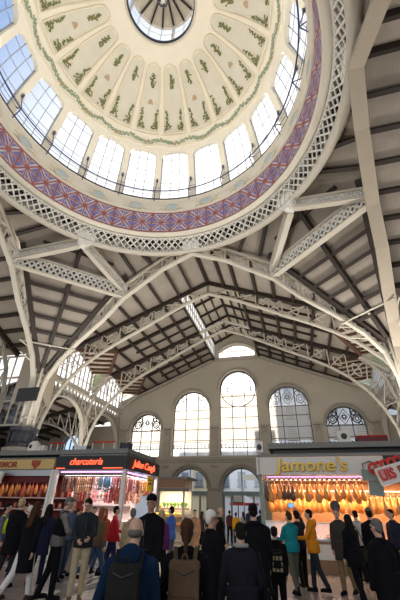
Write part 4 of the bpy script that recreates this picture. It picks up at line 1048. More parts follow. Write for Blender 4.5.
mb = MB(); mb.tube([(-12.3, 6.8, 2.6), (-4.9, 6.8, 2.6)], .025, 6); mb.build('hanging_rail', Mt['steel'], s3)
text('ARMOR', (-7.72, 5.97, 3.10), .32, Mt['brownred'], s3, ex=.01, bold=.006, sx=1.12)
sh = MB(); sh.prism([(-.22, .16), (.22, .16), (.2, -.02), (0, -.17), (-.2, -.02)], (-5.55, 5.99, 3.2), (1, 0, 0), (0, 0, 1), .02); sh.build('shield_emblem', Mt['brownred'], s3)
area('butcher_light', (-6.6, 7.2, 2.74), 3.4, 1.0, (1., .62, .48), 18)
area('butcher_light', (-10.4, 7.2, 2.74), 3.4, 1.0, (1., .62, .48), 14)
sl = thing('sign_board', (-7.6, 5.7, 2.6), 'small tilted white board with dark red letters under the tan fascia', 'sign')
T2 = rad(-7); rot = MX.Rotation(-T2, 3, 'Y'); c0 = V((-7.75, 5.8, 2.58)); ux = rot @ V((1, 0, 0)); uz = rot @ V((0, 0, 1))
mb = MB(); mb.box(c0+ux*.2+uz*.2, (1.25, .1, .46), rot); mb.build('board', Mt['white'], sl)
mb = MB(); mb.tube([c0+ux*.3+uz*.42, V((-7.4, 6.1, 3.05))], .015, 5); mb.tube([c0-ux*.2+uz*.42, V((-7.9, 6.1, 3.05))], .015, 5); mb.build('hanger', Mt['dark'], sl)
text('IA!', c0+ux*-.02+uz*.06-V((0, .06, 0)), .42, Mt['darkred'], sl, ex=.006, bold=.02, tilt=T2, shear=.2, sx=1.1)
def make_meat(mm_='ham'):
    m = MB(); m.lathe([(.02, 0), (.07, -.08), (.12, -.22), (.13, -.36), (.08, -.5), (.02, -.56)], n=10, sy=.7); o = m.build('hanging_meat', Mt[mm_], None, True)
    tag(o, 'orange cut of meat hanging above the butcher counter' if mm_ == 'ham' else 'dark red cut of meat hanging above the butcher counter', 'meat', 'orange meat at the butcher stall' if mm_ == 'ham' else 'dark red meat at the butcher stall')
    c = MB(); c.tube([(0, 0, -.02), (0, 0, .1)], .01, 5); c.build('hook', Mt['steel'], o, False, True); return o
pm_ = make_meat(); pm_.location = (-12.0, 6.8, 2.5); pm2 = make_meat('meat'); pm2.location = (-11.7, 6.8, 2.5)
for i, x in enumerate(fr_(-11.4, -4.95, 30)):
    o = copy_tree(pm_ if hr.random() < .55 else pm2); s = hr.uniform(.5, 1.0); o.location = (x+hr.uniform(-.05, .05), 6.8, 2.5); o.scale = (s, s, s); o.rotation_euler = (0, 0, hr.uniform(0, 6))
j_ = MB(); j_.lathe([(.07, 0), (.075, .02), (.075, .17), (.05, .2)], n=10); jar = j_.build('jar', Mt['saus'][3], None, True); tag(jar, 'brown jar standing on the shelves of the butcher stall', 'jar', 'jars on the butcher shelves')
j_ = MB(); j_.lathe([(.055, .2), (.055, .235)], n=10); j_.build('lid', Mt['dark'], jar, False, True)
for i in range(34):
    o = jar if i == 0 else copy_tree(jar); s = hr.uniform(.85, 1.35); o.scale = (s, s, s); o.location = (-11.9+(i % 17)*.42+hr.uniform(-.05, .05), 8.4, 1.602 if i < 17 else 2.052)
# roof things on the left stalls
dm = thing('vent_unit', (-6.6, 6.9, 3.8), 'white rounded vent unit with dark opening on the left stall roof', 'vent unit')
mb = MB(); mb.lathe([(.26, 3.8), (.28, 4.0), (.24, 4.18), (.12, 4.28), (.02, 4.3)], (-6.6, 6.9, 0), 14); mb.build('cowl', Mt['white'], dm, True); mb = MB(); mb.ell((-6.6, 6.64, 4.02), (.08, .03, .09)); mb.build('opening', Mt['black'], dm, True)
cb = thing('cardboard_box', (-5.85, 6.7, 3.8), 'plain white box standing on the edge of the left stall roof', 'box')
mb = MB(); mb.bb(-5.98, -5.7, 6.42, 6.7, 3.8, 4.02); mb.build('carton', Mt['white'], cb); mb = MB(); mb.bb(-5.86, -5.82, 6.41, 6.71, 3.82, 4.025); mb.build('tape', Mt['cord'], cb)
for (x0, x1, lab) in ((-5.5, -4.75, 'red tubular railing on the roof between the two left stalls'), (-3.4, -2.3, 'red tubular railing above the neon script sign')):
    rr = thing('roof_railing', ((x0+x1)/2, 6.6, 3.8), lab, 'railing'); mb = MB()
    mb.tube([(x0, 6.6, 4.12), (x1, 6.6, 4.12)], .035, 6); mb.build('rail', Mt['red'], rr)
    for x in (x0+.03, (x0+x1)/2, x1-.03): mb = MB(); mb.tube([(x, 6.6, 3.8), (x, 6.6, 4.12)], .025, 6); mb.build('rail_post', Mt['white'], rr)
for (x, w, h, lab, m) in ((-4.1, .7, .22, 'grey roof duct lying on the charcuterie stall roof', Mt['steel']), (-1.95, .35, .3, 'dark box on the corner of the charcuterie stall roof', Mt['dark'])):
    o = thing('roof_duct', (x, 7.0, 3.8), lab, 'duct'); mb = MB(); mb.bb(x-w/2, x+w/2, 6.8, 7.2, 3.8, 3.8+h); mb.build('casing', m, o)
    for e_ in (-1, 1): mb = MB(); mb.bb(x+e_*w/2-.025, x+e_*w/2+.025, 6.78, 7.22, 3.8, 3.82+h); mb.build('end_flange', Mt['dark'], o)
# ---- fruit stall (middle distance) -----------------------------------------
s4 = thing('market_stall', (-2.8, 15.5, 0), 'fruit stall with brown fascia standing before the end wall arch', 'market stall')
mb = MB(); mb.bb(-3.85, -1.72, 15.0, 15.1, 2.82, 3.3); mb.build('fascia', Mt['counter'], s4)
mb = MB(); mb.bb(-4.0, -1.5, 14.9, 17.2, 3.3, 3.42); mb.bb(-3.9, -1.4, 14.95, 15.0, 2.62, 2.8); mb.build('roof', Mt['greyslab'], s4)
mb = MB(); mb.bb(-3.85, -1.7, 16.6, 16.7, 0, 3.3); mb.build('back_panel', Mt['saus'][2], s4)
for x in (-3.82, -1.74): mb = MB(); mb.bb(x-.05, x+.05, 15.02, 15.12, 0, 2.85); mb.build('post', Mt['steel'], s4)
for j, (y, z) in enumerate(((15.3, .9), (15.75, 1.3), (16.2, 1.75))):
    mb = MB(); mb.bb(-3.75, -1.8, y-.22, y+.22, z-.08, z); mb.build('tier', Mt['counter'], s4)
area('fruit_light', (-2.8, 15.7, 2.78), 1.8, .9, (1., .9, .62), 60)
Mt['fruits'] = [mat('leaf_green_produce', (.16, .30, .05), .5, 0, .4), mat('yellow_produce', (.72, .55, .08), .45, 0, .2), mat('orange_produce', (.70, .28, .04), .45, 0, .2), mat('pale_produce', (.60, .56, .36), .5, 0, .2)]
def produce(k):
    nm, lab, cat = [('leafy_bunch', 'green leafy bunch on the tiers of the fruit stall', 'vegetable'), ('banana_bunch', 'yellow banana bunch on the tiers of the fruit stall', 'bananas'), ('orange', 'orange fruit on the lowest tier of the fruit stall', 'orange'), ('melon', 'pale melon on the tiers of the fruit stall', 'melon')][k]
    m = MB()
    if k == 0:
        for q in range(7): a = q*.9; m.capsule((0, 0, .03), (.09*cos(a), .05*sin(a), .22+.03*(q % 3)), .02, .045, 7, flat=.5)
    elif k == 1:
        for q in range(5): m.tube([(-.1+.05*q, .03, .2), (-.12+.06*q, -.04, .12), (-.11+.055*q, .0, .03)], [.012, .028, .012], 6)
    elif k == 2: m.ell((0, 0, .06), (.06, .06, .06))
    else: m.ell((0, 0, .09), (.12, .1, .09))
    o = m.build(nm, Mt['fruits'][k], None, True); tag(o, lab, cat, ['leafy bunches', 'banana bunches', 'oranges', 'melons'][k]+' at the fruit stall'); return o
pf = {}
def put(k, loc):
    if k not in pf: o = pf[k] = produce(k)
    else: o = copy_tree(pf[k])
    o.location = loc; o.rotation_euler = (0, 0, hr.uniform(-1, 1))
for x in fr_(-3.6, -1.95, 8): put(hr.choice([2]), (x, 15.25, .905)); put(2, (x+.1, 15.4, .905))
for x in fr_(-3.6, -1.95, 7): put(hr.choice([1, 3, 1]), (x, 15.75, 1.305))
for x in fr_(-3.6, -1.95, 8): put(hr.choice([0, 0, 1]), (x, 16.2, 1.75))
# ================================================================== STREET
Mt['facade'] = mat('pale_yellow_facade', (.86, .74, .46), .8, 0, .08, .5); Mt['facade2'] = mat('white_facade', (.86, .88, .90), .8, 0, .05, .5); Mt['winblue'] = mat('window_blue_grey', (.22, .28, .36), .25)
def building(x0, x1, y, h, m, label, nx, nz, rise=()):
    t = thing('town_building', ((x0+x1)/2, y+3, 0), label, 'building'); mb = MB(); mb.bb(x0, x1, y, y+6, 0, h)
    for (a, b_, c) in rise: mb.bb(a, b_, y+1, y+5, h, c)
    mb.build('facade', m, t)
    for i in range(nx):
        for j in range(nz):
            x = x0+(i+.5)*(x1-x0)/nx; z = 4.6+j*3.1
            w = MB(); w.bb(x-.55, x+.55, y-.05, y-.0, z, z+1.9); o = w.build('window', Mt['winblue'], t)
            w = MB(); w.bb(x-.7, x+.7, y-.35, y-.05, z-.12, z-.02)
            for q in range(7): w.bb(x-.66+q*.22-.015, x-.66+q*.22+.015, y-.33, y-.3, z-.02, z+.8)
            w.bb(x-.7, x+.7, y-.35, y-.28, z+.8, z+.85); w.build('balcony', Mt['dark'], o)
    w = MB(); w.bb(x0, x1, y-.3, y, 3.4, 3.7); w.build('string_course', Mt['stone'], t); return t
building(-26, -10.6, 48, 15.0, Mt['facade2'], 'white town building seen through the left arch', 6, 3)
building(-10.4, -6.7, 47.5, 16, Mt['facade'], 'narrow yellow town building seen at the right edge of the left arch', 2, 4)
building(-6.6, 3.0, 47, 17, Mt['facade2'], 'pale blue white town building with balconies seen through the middle arch', 4, 4, ((1.0, 3.0, 19.3), (-3.5, -2.6, 18.5)))
building(3.2, 26, 48, 24.5, Mt['facade2'], 'tall pale town building across the street on the right', 7, 5, ((6, 26, 27),))
pa = thing('parasol', (-1.2, 38, 0), 'white parasol with red edge standing in the street outside', 'parasol')
mb = MB(); mb.tube([(-1.5, 38, 0), (-1.5, 38, 3.2)], .05, 8); mb.build('pole', Mt['steel'], pa); mb = MB(); mb.lathe([(1.7, 2.45), (.9, 2.9), (.02, 3.25)], (-1.5, 38, 0), 8); mb.build('canopy', Mt['white'], pa)
mb = MB(); mb.lathe([(1.7, 2.2), (1.72, 2.45)], (-1.5, 38, 0), 8, cap=False); mb.build('valance', Mt['red'], pa)
bn = thing('shop_sign', (.6, 30, 0), 'yellow green shop sign hanging outside the middle arch', 'sign')
mb = MB(); mb.bb(-.35, 1.65, 30, 30.1, 4.25, 4.75); mb.build('panel', Mt['fruits'][3], bn); 
for x in (-.3, 1.6): mb = MB(); mb.tube([(x, 30.05, 0), (x, 30.05, 4.25)], .05, 6); mb.build('sign_post', Mt['steel'], bn)
kb = thing('notice_board', (-.55, 31, 0), 'white framed notice board in the street outside the middle arch', 'sign')
mb = MB(); mb.bb(-1.5, -.6, 31, 31.1, 2.4, 3.0); mb.build('board', Mt['white'], kb)
mb = MB(); mb.tube([(-1.05, 31.05, 0), (-1.05, 31.05, 2.4)], .05, 6); mb.build('leg', Mt['dark'], kb); mb = MB()
for (a, b_, c, d) in ((-1.53, -.57, 3.0, 3.07), (-1.53, -.57, 2.33, 2.4), (-1.57, -1.5, 2.33, 3.07), (-.6, -.53, 2.33, 3.07)): mb.bb(a, b_, 30.98, 31.12, c, d)
mb.build('frame', Mt['dark'], kb)
# ================================================================== PEOPLE
Mt['skin'] = mat('skin', (.50, .30, .21), .5, 0, .08, 20); Mt['skin2'] = mat('skin_tanned', (.38, .21, .14), .5, 0, .08, 20)
Mt['eye'] = mat('eye_dark', (.03, .02, .02), .2); Mt['lips'] = mat('lips', (.33, .12, .10), .5)
_cl = {}
def cloth(rgb, rough=.85):
    k = tuple(rgb)
    if k not in _cl: _cl[k] = mat('cloth_%d' % len(_cl), rgb, rough, 0, .3, 9, .08)
    return _cl[k]
BLACK = (.006, .006, .0075); NAVY = (.012, .015, .036); GREY = (.12, .12, .12)
HAIR = dict(black=(.012, .010, .009), brown=(.05, .025, .014), blond=(.42, .30, .16), grey=(.35, .33, .31), white=(.66, .63, .58), red=(.22, .07, .03), greyd=(.13, .12, .11))
def person(label, px, d, phi, H=1.74, top=BLACK, legs=(.02, .02, .025), hair='short', hc='brown', stride=.12, hem=.86, arms=((.1, .12, .25, .1), (.1, .12, .25, .1)),
           lean=.03, head=(0, 0), skin='skin', shoe=BLACK, collar=None, hood=None, vest=None, loc=None, cap=None, scarf=None, wide=1.0, glasses=False, group=None, sleeve=None):
    if loc is None:
        k = (px-195)*(.848*d-.32)/336.; p = CAM+FH*d+R_*k; loc = (p.x, p.y, 0)
    rz = PSI-rad(phi); S = H/1.75
    near = d < 7.5; v = .0095 if near else (.011 if d < 13 else .016)
    root = thing('person', loc, label, 'person', group, rz); root.scale = (S, S, S)
    # legs
    J = {}; zmin = 9
    for s in (-1, 1):
        a = stride*s; b_ = .08+max(0, -a)*1.1
        hip = V((s*.092, 0, .92)); kn = hip+V((s*.01, sin(a), -cos(a)))*.43; an = kn+V((0, sin(a-b_), -cos(a-b_)))*.41
        J[s] = [hip, kn, an]; zmin = min(zmin, an.z)
    dz = V((0, 0, .085-zmin))
    for s in (-1, 1): J[s] = [p+dz for p in J[s]]
    RL = MX.Rotation(-lean, 3, 'X'); pv = V((0, 0, .95))
    T = lambda p: RL @ (V(p)-pv)+pv+dz
    RHm = MX.Rotation(-lean, 3, 'X') @ MX.Rotation(-rad(head[0]), 3, 'Z') @ MX.Rotation(-rad(head[1]), 3, 'X'); hp = V((0, 0, 1.52))
    HH = lambda p: RHm @ (V(p)-hp)+T(hp)
    B, C, L_, Hr = MB(), MB(), MB(), MB()
    w = wide
    B.ell(T((0, 0, .97)), (.155, .11, .12), RL); B.ell(T((0, 0, 1.27)), (.16, .105, .19), RL); B.capsule(T((0, 0, 1.0)), T((0, 0, 1.2)), .12, .13, 12, flat=.75, fdir=(1, 0, 0))
    B.capsule(T((-.13, -.01, 1.41)), T((.13, -.01, 1.41)), .055, .055); B.capsule(T((0, -.01, 1.42)), HH((0, .0, 1.56)), .058, .052)
    B.ell(HH((0, -.002, 1.665)), (.073, .092, .092), RHm); B.ell(HH((0, .022, 1.595)), (.056, .068, .075), RHm); B.ell(HH((0, .045, 1.555)), (.03, .035, .028), RHm)
    B.capsule(HH((0, .088, 1.645)), HH((0, .106, 1.612)), .010, .017); B.capsule(HH((-.04, .078, 1.672)), HH((.04, .078, 1.672)), .015, .015)
    for s in (-1, 1): B.ell(HH((s*.074, -.005, 1.63)), (.012, .022, .032), RHm)
    q = .024
    C.ell(T((0, 0, .99)), (.165*w+q, .115+q, .13), RL); C.ell(T((0, 0, 1.27)), (.17*w+q, .11+q, .20), RL)
    C.capsule(T((0, 0, 1.0)), T((0, 0, 1.22)), .145*w+q*.6, .16*w+q*.6, 14, flat=.74, fdir=(1, 0, 0))
    C.capsule(T((-.12*w, -.01, 1.375)), T((.12*w, -.01, 1.375)), .072, .072)
    for s in (-1, 1): C.capsule(T((0, -.012, 1.465)), T((s*.165*w, -.01, 1.385)), .066, .062)
    top_c, sl = cloth(top), MB()
    hemw = .175*w+q
    hz = hem; prof_ = [(.01, hz), (hemw*(1.0 if hz > .75 else 1.12), hz), (hemw*1.0, min(.96, hz+.2)), (hemw*.97, 1.06), (.01, 1.1)]
    m = MB(); m.lathe(prof_, (0, 0, 0), 16, sy=.76); 
    C.add([T(p) if p[2] > .9 else V(p)+dz for p in m.v], m.f)
    C.tube([T((.078*cos(2*pi*i/12), -.008+.072*sin(2*pi*i/12), 1.47)) for i in range(12)], .027, 6, True)
    if hood: C.ell(T((0, -.115, 1.45)), (.115, .07, .10), RL); C.capsule(T((-.09, -.05, 1.47)), T((.09, -.05, 1.47)), .045, .045)
    hands = {}
    for s, A in ((-1, arms[0]), (1, arms[1])):
        f, o_, e, inn = A; sh = T((s*.178*w, -.01, 1.375))
        d1 = V((s*sin(o_), sin(f)*cos(o_), -cos(f)*cos(o_))); el = sh+d1*.285
        d2 = V((s*(sin(o_)*.5-inn), sin(f+e), -cos(f+e))).normalized(); wr = el+d2*.245
        B.capsule(sh, el, .050, .038); B.capsule(el, wr, .038, .026)
        tgt = sl if sleeve else C
        tgt.capsule(sh, el, .068, .056, 10); tgt.capsule(el, wr-d2*.015, .055, .042, 10)
        n = V((-s, 0, 0)); n = n-d2*n.dot(d2)
        if n.length < .2: n = V((0, 0, 1))-d2*d2.z
        n.normalize(); lat = d2.cross(n)*s
        if lat.y < -.3: lat = -lat
        B.capsule(wr+d2*.01, wr+d2*.075, .033, .040, 10, flat=.42, fdir=lat)
        for i, (u, Lf) in enumerate(((.030, .068), (.010, .077), (-.010, .070), (-.029, .055))):
            b0 = wr+d2*.085+lat*u; c1 = (d2*cos(.5)+n*sin(.5)).normalized(); c2 = (d2*cos(1.1)+n*sin(1.1)).normalized()
            b1 = b0+c1*Lf*.58; B.capsule(b0-d2*.02, b1, .0095, .0085, 8); B.capsule(b1, b1+c2*Lf*.42, .0085, .0075, 8)
        t0 = wr+d2*.03+lat*.028; t1 = t0+(d2*.62+lat*.62+n*.35).normalized()*.042; B.capsule(t0, t1, .0125, .0105, 8); B.capsule(t1, t1+(d2*.85+lat*.2+n*.45).normalized()*.032, .0105, .0085, 8)
        hands[s] = (wr+d2*.11, d2)
    for s in (-1, 1):
        hip, kn, an = J[s]
        B.capsule(hip, kn, .075, .052); B.capsule(kn, an, .052, .036); B.capsule(an+V((0, -.03, -.04)), an+V((s*.012, .13, -.058)), .032, .024, 10)
        L_.capsule(hip, kn, .098, .074, 12); L_.capsule(kn, an+V((0, 0, .03)), .074, .060, 12)
    L_.ell(V((0, 0, .95))+dz, (.172, .13, .13))
    body = remesh(B.build('body', Mt[skin], root, True, True), v, 3)
    o = remesh(C.build('jacket' if hem > .7 else 'coat', top_c, root, True, True), .013 if near else .018, 4)
    if sleeve: remesh(sl.build('sleeves', cloth(sleeve), root, True, True), .014, 3)['kind'] = 'thing'
    remesh(L_.build('trousers', cloth(legs), root, True, True), .014 if near else .018, 3)
    for s in (-1, 1):
        an = J[s][2]; m = MB(); m.capsule(an+V((0, -.04, -.035)), an+V((s*.015, .15, -.047)), .048, .038, 10); m.box(an+V((s*.006, .055, -.077)), (.085, .27, .016)); m.capsule(an+V((0, -.01, .0)), an+V((0, -.01, .05)), .05, .05, 10)
        remesh(m.build('shoe', cloth(shoe), root, True, True), .012, 2)
    # hair
    hcm = cloth(HAIR[hc]) if hc in HAIR else cloth(hc)
    if hair in ('short', 'long', 'bun', 'tail', 'cap'):
        Hr.ell(HH((0, -.016, 1.690)), (.083, .096, .083), RHm); Hr.ell(HH((0, -.045, 1.635)), (.078, .06, .08), RHm)
        if hair == 'long':
            Hr.capsule(HH((0, -.055, 1.64)), T((0, -.125, 1.33)), .088, .075, 12, flat=.6, fdir=(1, 0, 0))
            for s in (-1, 1): Hr.capsule(HH((s*.072, -.01, 1.66)), T((s*.095, -.02, 1.42)), .032, .03, 8)
        if hair == 'bun': Hr.ell(HH((0, -.12, 1.71)), (.05, .045, .05))
        if hair == 'tail': Hr.capsule(HH((0, -.10, 1.68)), T((0, -.16, 1.42)), .036, .022, 8); Hr.ell(HH((0, -.05, 1.58)), (.06, .045, .06), RHm)
    elif hair == 'rim': Hr.ell(HH((0, -.030, 1.628)), (.081, .076, .045), RHm)
    if Hr.v: remesh(Hr.build('hair', hcm, root, True, True), .012, 3)
    if hair == 'cap':
        m = MB(); m.ell(HH((0, -.004, 1.712)), (.090, .108, .075), RHm); m.capsule(HH((-.045, .115, 1.70)), HH((.045, .115, 1.70)), .035, .035, 8, flat=.25, fdir=(0, 1, 0))
        remesh(m.build('cap', cloth(cap or BLACK), root, True, True), .011, 2)
    if not (-60 < ((phi+head[0]+180) % 360)-180 < 60) or glasses:
        for s in (-1, 1):
            m = MB(); m.ell(HH((s*.029, .090, 1.650)), (.011, .008, .008)); m.build('eye', Mt['eye'], root, True, True)
        m = MB(); m.capsule(HH((-.02, .087, 1.572)), HH((.02, .087, 1.572)), .006, .006, 6); m.build('mouth', Mt['lips'], root, True, True)
    if glasses:
        m = MB()
        for s in (-1, 1):
            m.ell(HH((s*.034, .104, 1.648)), (.027, .006, .02), RHm); m.tube([HH((s*.062, .10, 1.655)), HH((s*.084, .0, 1.65))], .005, 5)
        m.tube([HH((-.03, .106, 1.652)), HH((.03, .106, 1.652))], .005, 5); m.build('glasses', Mt['dark'], root, True, True)
    if vest:
        m = MB(); m.ell(T((0, 0, 1.20)), (.185*w+q, .128+q, .27), RL); m.capsule(T((-.10, -.01, 1.42)), T((.10, -.01, 1.42)), .066, .066); m.capsule(T((0, 0, 1.0)), T((0, 0, 1.25)), .17*w+q, .175*w+q, 14, flat=.74, fdir=(1, 0, 0))
        remesh(m.build('vest', cloth(vest), root, True, True), .014, 3)
    if scarf:
        m = MB(); m.tube([T((.085*cos(2*pi*i/12), -.008+.08*sin(2*pi*i/12), 1.495)) for i in range(12)], .030, 6, True); m.capsule(T((.04, .10, 1.48)), T((.05, .14, 1.25)), .03, .035, 8, flat=.5); remesh(m.build('scarf', cloth(scarf), root, True, True), .013, 2)
    # jacket trims
    m = MB(); y = .112+q
    m.tube([T((0, y*1.02+.006, 1.40)), T((0, y*1.06+.010, 1.25)), T((0, y*1.02+.010, 1.08))], .006, 5); m.build('zip', Mt['dark'], root, False, True)
    root['_h'] = 0; del root['_h']
    return root, hands, S, rz, T
def held(root, S, rz, p): return root.location+MX.Rotation(rz, 3, 'Z') @ (V(p)*S)
def backpack(pr, label, rgb, w=.30, h=.46, dp=.16, zc=1.18, panel=None, blocks=None):
    root, hands, S, rz, T = pr; c = T((0, -.155-dp/2, zc)); t = thing('backpack', held(root, S, rz, c), label, 'backpack', None, rz); t.scale = (S, S, S)
    m = MB(); r = .06
    for x in (-1, 1):
        for z in (-1, 1): m.capsule((x*(w/2-r), 0, z*(h/2-r)), (x*(w/2-r), .02, z*(h/2-r)), r, r, 10)
    m.box((0, 0, 0), (w-.03, dp-.02, h-2*r)); m.box((0, 0, 0), (w-2*r, dp-.02, h-.03)); m.ell((0, -.01, .02), (w*.46, dp*.55, h*.44))
    remesh(m.build('bag', cloth(rgb), t, True, True), .014, 4)
    m = MB(); m.box((0, -dp*.55, -h*.17), (w*.68, .05, h*.38)); m.ell((0, -dp*.56, -h*.17), (w*.34, .045, h*.2)); remesh(m.build('pocket', cloth(panel or tuple(c*.8 for c in rgb)), t, True, True), .012, 3)
    m = MB(); m.tube([(-w*.3, -dp*.48, h*.36), (0, -dp*.62, h*.30), (w*.3, -dp*.48, h*.36)], .006, 5); m.build('zipper', Mt['dark'], t, False, True)
    m = MB(); m.tube([(-.03, 0, h*.48), (-.02, 0, h*.55), (.02, 0, h*.55), (.03, 0, h*.48)], .011, 6); m.build('grab_loop', cloth(rgb), t, False, True)
    y0 = .155+dp/2
    for s in (-1, 1):
        m = MB(); off = c
        P = lambda x, y, z: T((x, y, z))-off
        m.path([P(s*.10, -.155, 1.36), P(s*.115, -.10, 1.49), P(s*.12, .03, 1.49), P(s*.135, .135, 1.38), P(s*.15, .165, 1.22), P(s*.19, .10, 1.06), P(s*.18, -.14, 1.02)], .05, .014, (0, .3, 1)); m.build('strap', cloth(rgb), t, False, True)
    if blocks:
        m = MB()
        for i in range(3):
            for j in range(3): m.box((-.08+i*.08, -dp*.60, -.16+j*.1), (.055, .03, .07))
        m.build('printed_squares', cloth(blocks), t, False, True)
    return t
def shoulder_bag(pr, label, rgb, s, name='shoulder_bag', cat='bag'):
    root, hands, S, rz, T = pr; c = T((s*.30, -.02, .92)); t = thing(name, held(root, S, rz, c), label, cat, None, rz); t.scale = (S, S, S)
    m = MB(); m.box((0, 0, 0), (.09, .26, .24)); m.ell((0, 0, -.02), (.07, .15, .13)); remesh(m.build('bag', cloth(rgb), t, True, True), .013, 3)
    m = MB(); m.tube([(0, .11, .1), (-s*.10, .05, .5), (-s*.14, -.0, .60), (-s*.10, -.05, .5), (0, -.11, .1)], .012, 6); m.build('strap', cloth(rgb), t, False, True)
    return t
FA = lambda f=.1, o=.14, e=.25, i=.1: (f, o, e, i)
person('person in neon yellow vest and dark trousers at the left edge by the butcher counter', 1, 11.5, 80, 1.74, (.09, .11, .15), (.07, .09, .13), hc='black', vest=(.62, .85, .04))
person('blond person in long black coat seen from behind at the butcher stall', 14, 10.6, 10, 1.86, BLACK, hc='blond', hem=.62)
person('white-haired person in tan coat queueing at the butcher counter', 25.5, 13.0, 30, 1.70, (.34, .27, .18), hc='white')
person('long-haired woman in long black coat and white trousers walking away', 30, 9.2, 18, 1.80, BLACK, (.62, .60, .56), 'long', 'brown', stride=.30, hem=.50, arms=(FA(.2), FA(-.25)), shoe=(.05, .03, .03))
person('long dark-haired woman in navy coat between the white post and the vest man', 44.5, 11.2, 0, 1.74, NAVY, NAVY, 'long', 'black', hem=.60)
v = person('grey-haired man in black vest over grey sleeves rubbing his hands together', 58.5, 9.5, 62, 1.90, (.13, .125, .115), BLACK, 'short', 'greyd', stride=.10, arms=(FA(.55, .1, .75, .45), FA(.45, .1, .85, .5)), vest=BLACK, head=(12, 22), sleeve=(.17, .165, .15), lean=.06)
person('dark-haired man in dark jacket and khaki trousers looking down at his hands', 84, 9.4, 165, 1.87, (.02, .024, .028), (.38, .31, .20), 'short', 'black', stride=.06, arms=(FA(.35, .12, .9, .5), FA(.3, .12, .8, .5)), head=(25, 22), shoe=(.12, .08, .05))
person('person in brown jacket and blue jeans stepping right behind the khaki trousers man', 99, 11.3, 60, 1.72, (.12, .085, .05), (.05, .09, .17), 'long', 'red', stride=.38)
person('red-haired woman in rust jacket standing beneath the neon script', 103, 13.0, 20, 1.66, (.28, .07, .03), (.05, .08, .14), 'long', 'red')
b8 = person('person in bright red puffer jacket with dark vest at the charcuterie counter', 113.5, 12.3, 70, 1.74, (.42, .02, .03), (.02, .025, .06), 'short', 'black', arms=(FA(.5, .1, .8, .2), FA(.2)), wide=1.15, stride=.2)
c9 = person('bald man in blue hooded jacket walking away with black backpack', 130, 3.75, 4, 1.62, (.006, .018, .045), BLACK, 'rim', 'greyd', stride=.15, arms=(FA(.0, .30, .15, 0), FA(.1, .16, .2, .0)), lean=.07, hood=True, wide=1.12)
backpack(c9, 'black backpack on the back of the bald man in blue', (.016, .016, .015), .31, .50, .17, 1.16)
hd, d2 = c9[1][1]; pb_ = held(c9[0], c9[2], c9[3], hd)
bag = thing('carrier_bag', pb_, 'white translucent carrier bag hanging from the bald man\'s right hand', 'bag'); m = MB()
m.lathe([(.02, -.52), (.13, -.51), (.15, -.36), (.12, -.2), (.04, -.1), (.03, -.09)], n=14, sy=.6); m.build('pouch', Mt['white'], bag, True, True)
m = MB(); m.tube([(-.05, 0, -.13), (-.03, 0, -.02), (.03, 0, -.02), (.05, 0, -.13)], .008, 6); m.build('handle', Mt['white'], bag, False, True)
person('tall man in black jacket and dark cap facing left beyond the bald man', 149, 7.2, -150, 1.90, BLACK, BLACK, 'cap', 'brown', head=(-20, 0), wide=1.15, collar=True, skin='skin2')
person('person in beige hooded coat at the corner post of the charcuterie stall', 131, 10.4, -20, 1.68, (.33, .25, .15), (.03, .03, .04), 'short', 'greyd', hood=True)
person('fair-haired woman in purple top and black trousers behind the capped man', 160.5, 10.7, 20, 1.68, (.10, .02, .09), BLACK, 'long', 'blond', stride=.22, shoe=(.10, .02, .02))
person('dark-haired man in bright blue jacket facing the fruit stall', 171, 13.3, -60, 1.76, (.05, .13, .42), (.06, .09, .15), 'short', 'black')
c14 = person('woman with dark tied hair walking away under a big brown backpack', 186.5, 4.3, 2, 1.60, BLACK, BLACK, 'tail', 'brown', stride=.12, wide=1.05, arms=(FA(.0, .22, .1, .0), FA(.0, .22, .1, .0)))
backpack(c14, 'large brown backpack on the woman with dark tied hair', (.10, .062, .037), .34, .62, .18, 1.10, (.078, .047, .028))
person('white-haired man in dark glasses and long black coat facing right', 211, 6.2, 62, 1.69, BLACK, BLACK, 'short', 'white', hem=.55, glasses=True, head=(18, 0), skin='skin2')
person('balding man in black coat walking right behind the white-haired man', 220, 12.4, 80, 1.79, BLACK, BLACK, 'rim', 'greyd', stride=.3, hem=.6, head=(40, 0))
person('person in yellow orange jacket walking toward the arches', 236, 23.5, 5, 1.58, (.62, .33, .02), BLACK, 'short', 'brown')
person('tall dark-haired woman in black coat with her back turned before the ham stall', 256, 7.0, 5, 1.80, BLACK, BLACK, 'bun', 'black', hem=.55, wide=1.15)
c19 = person('dark-haired person in black jacket and pale scarf in front, seen from behind', 243, 5.1, 0, 1.56, (.014, .014, .02), (.02, .03, .045), 'short', 'black', scarf=(.30, .29, .28), arms=(FA(.1, .2, .2, 0), FA(.1, .2, .4, .1)), wide=1.12, hem=.80)
shoulder_bag(c19, 'black shoulder bag on the right side of the person with the pale scarf', BLACK, 1)
c20 = person('short person in black with printed backpack beside the teal jacket', 276, 7.8, 8, 1.44, BLACK, BLACK, 'short', 'black', wide=1.05)
backpack(c20, 'black backpack printed with pale squares on the short person', (.012, .012, .012), .28, .40, .15, 1.15, None, (.30, .25, .14))
person('person in teal jacket and grey green trousers facing the ham stall', 291.5, 10.6, -25, 1.68, (.01, .19, .21), (.085, .085, .065), 'short', 'brown', arms=(FA(.5, .08, 1.1, .3), FA(.5, .06, 1.3, .35)), wide=1.12)
c22 = person('person in dark clothes raising a phone above the teal jacket', 299, 11.6, -5, 1.70, (.02, .02, .025), BLACK, 'cap', 'black', arms=(FA(2.2, .1, .5, .3), FA(2.2, .1, .5, .3)))
ph = held(c22[0], c22[2], c22[3], (c22[1][1][0]+c22[1][-1][0])/2+V((0, .02, .06)))
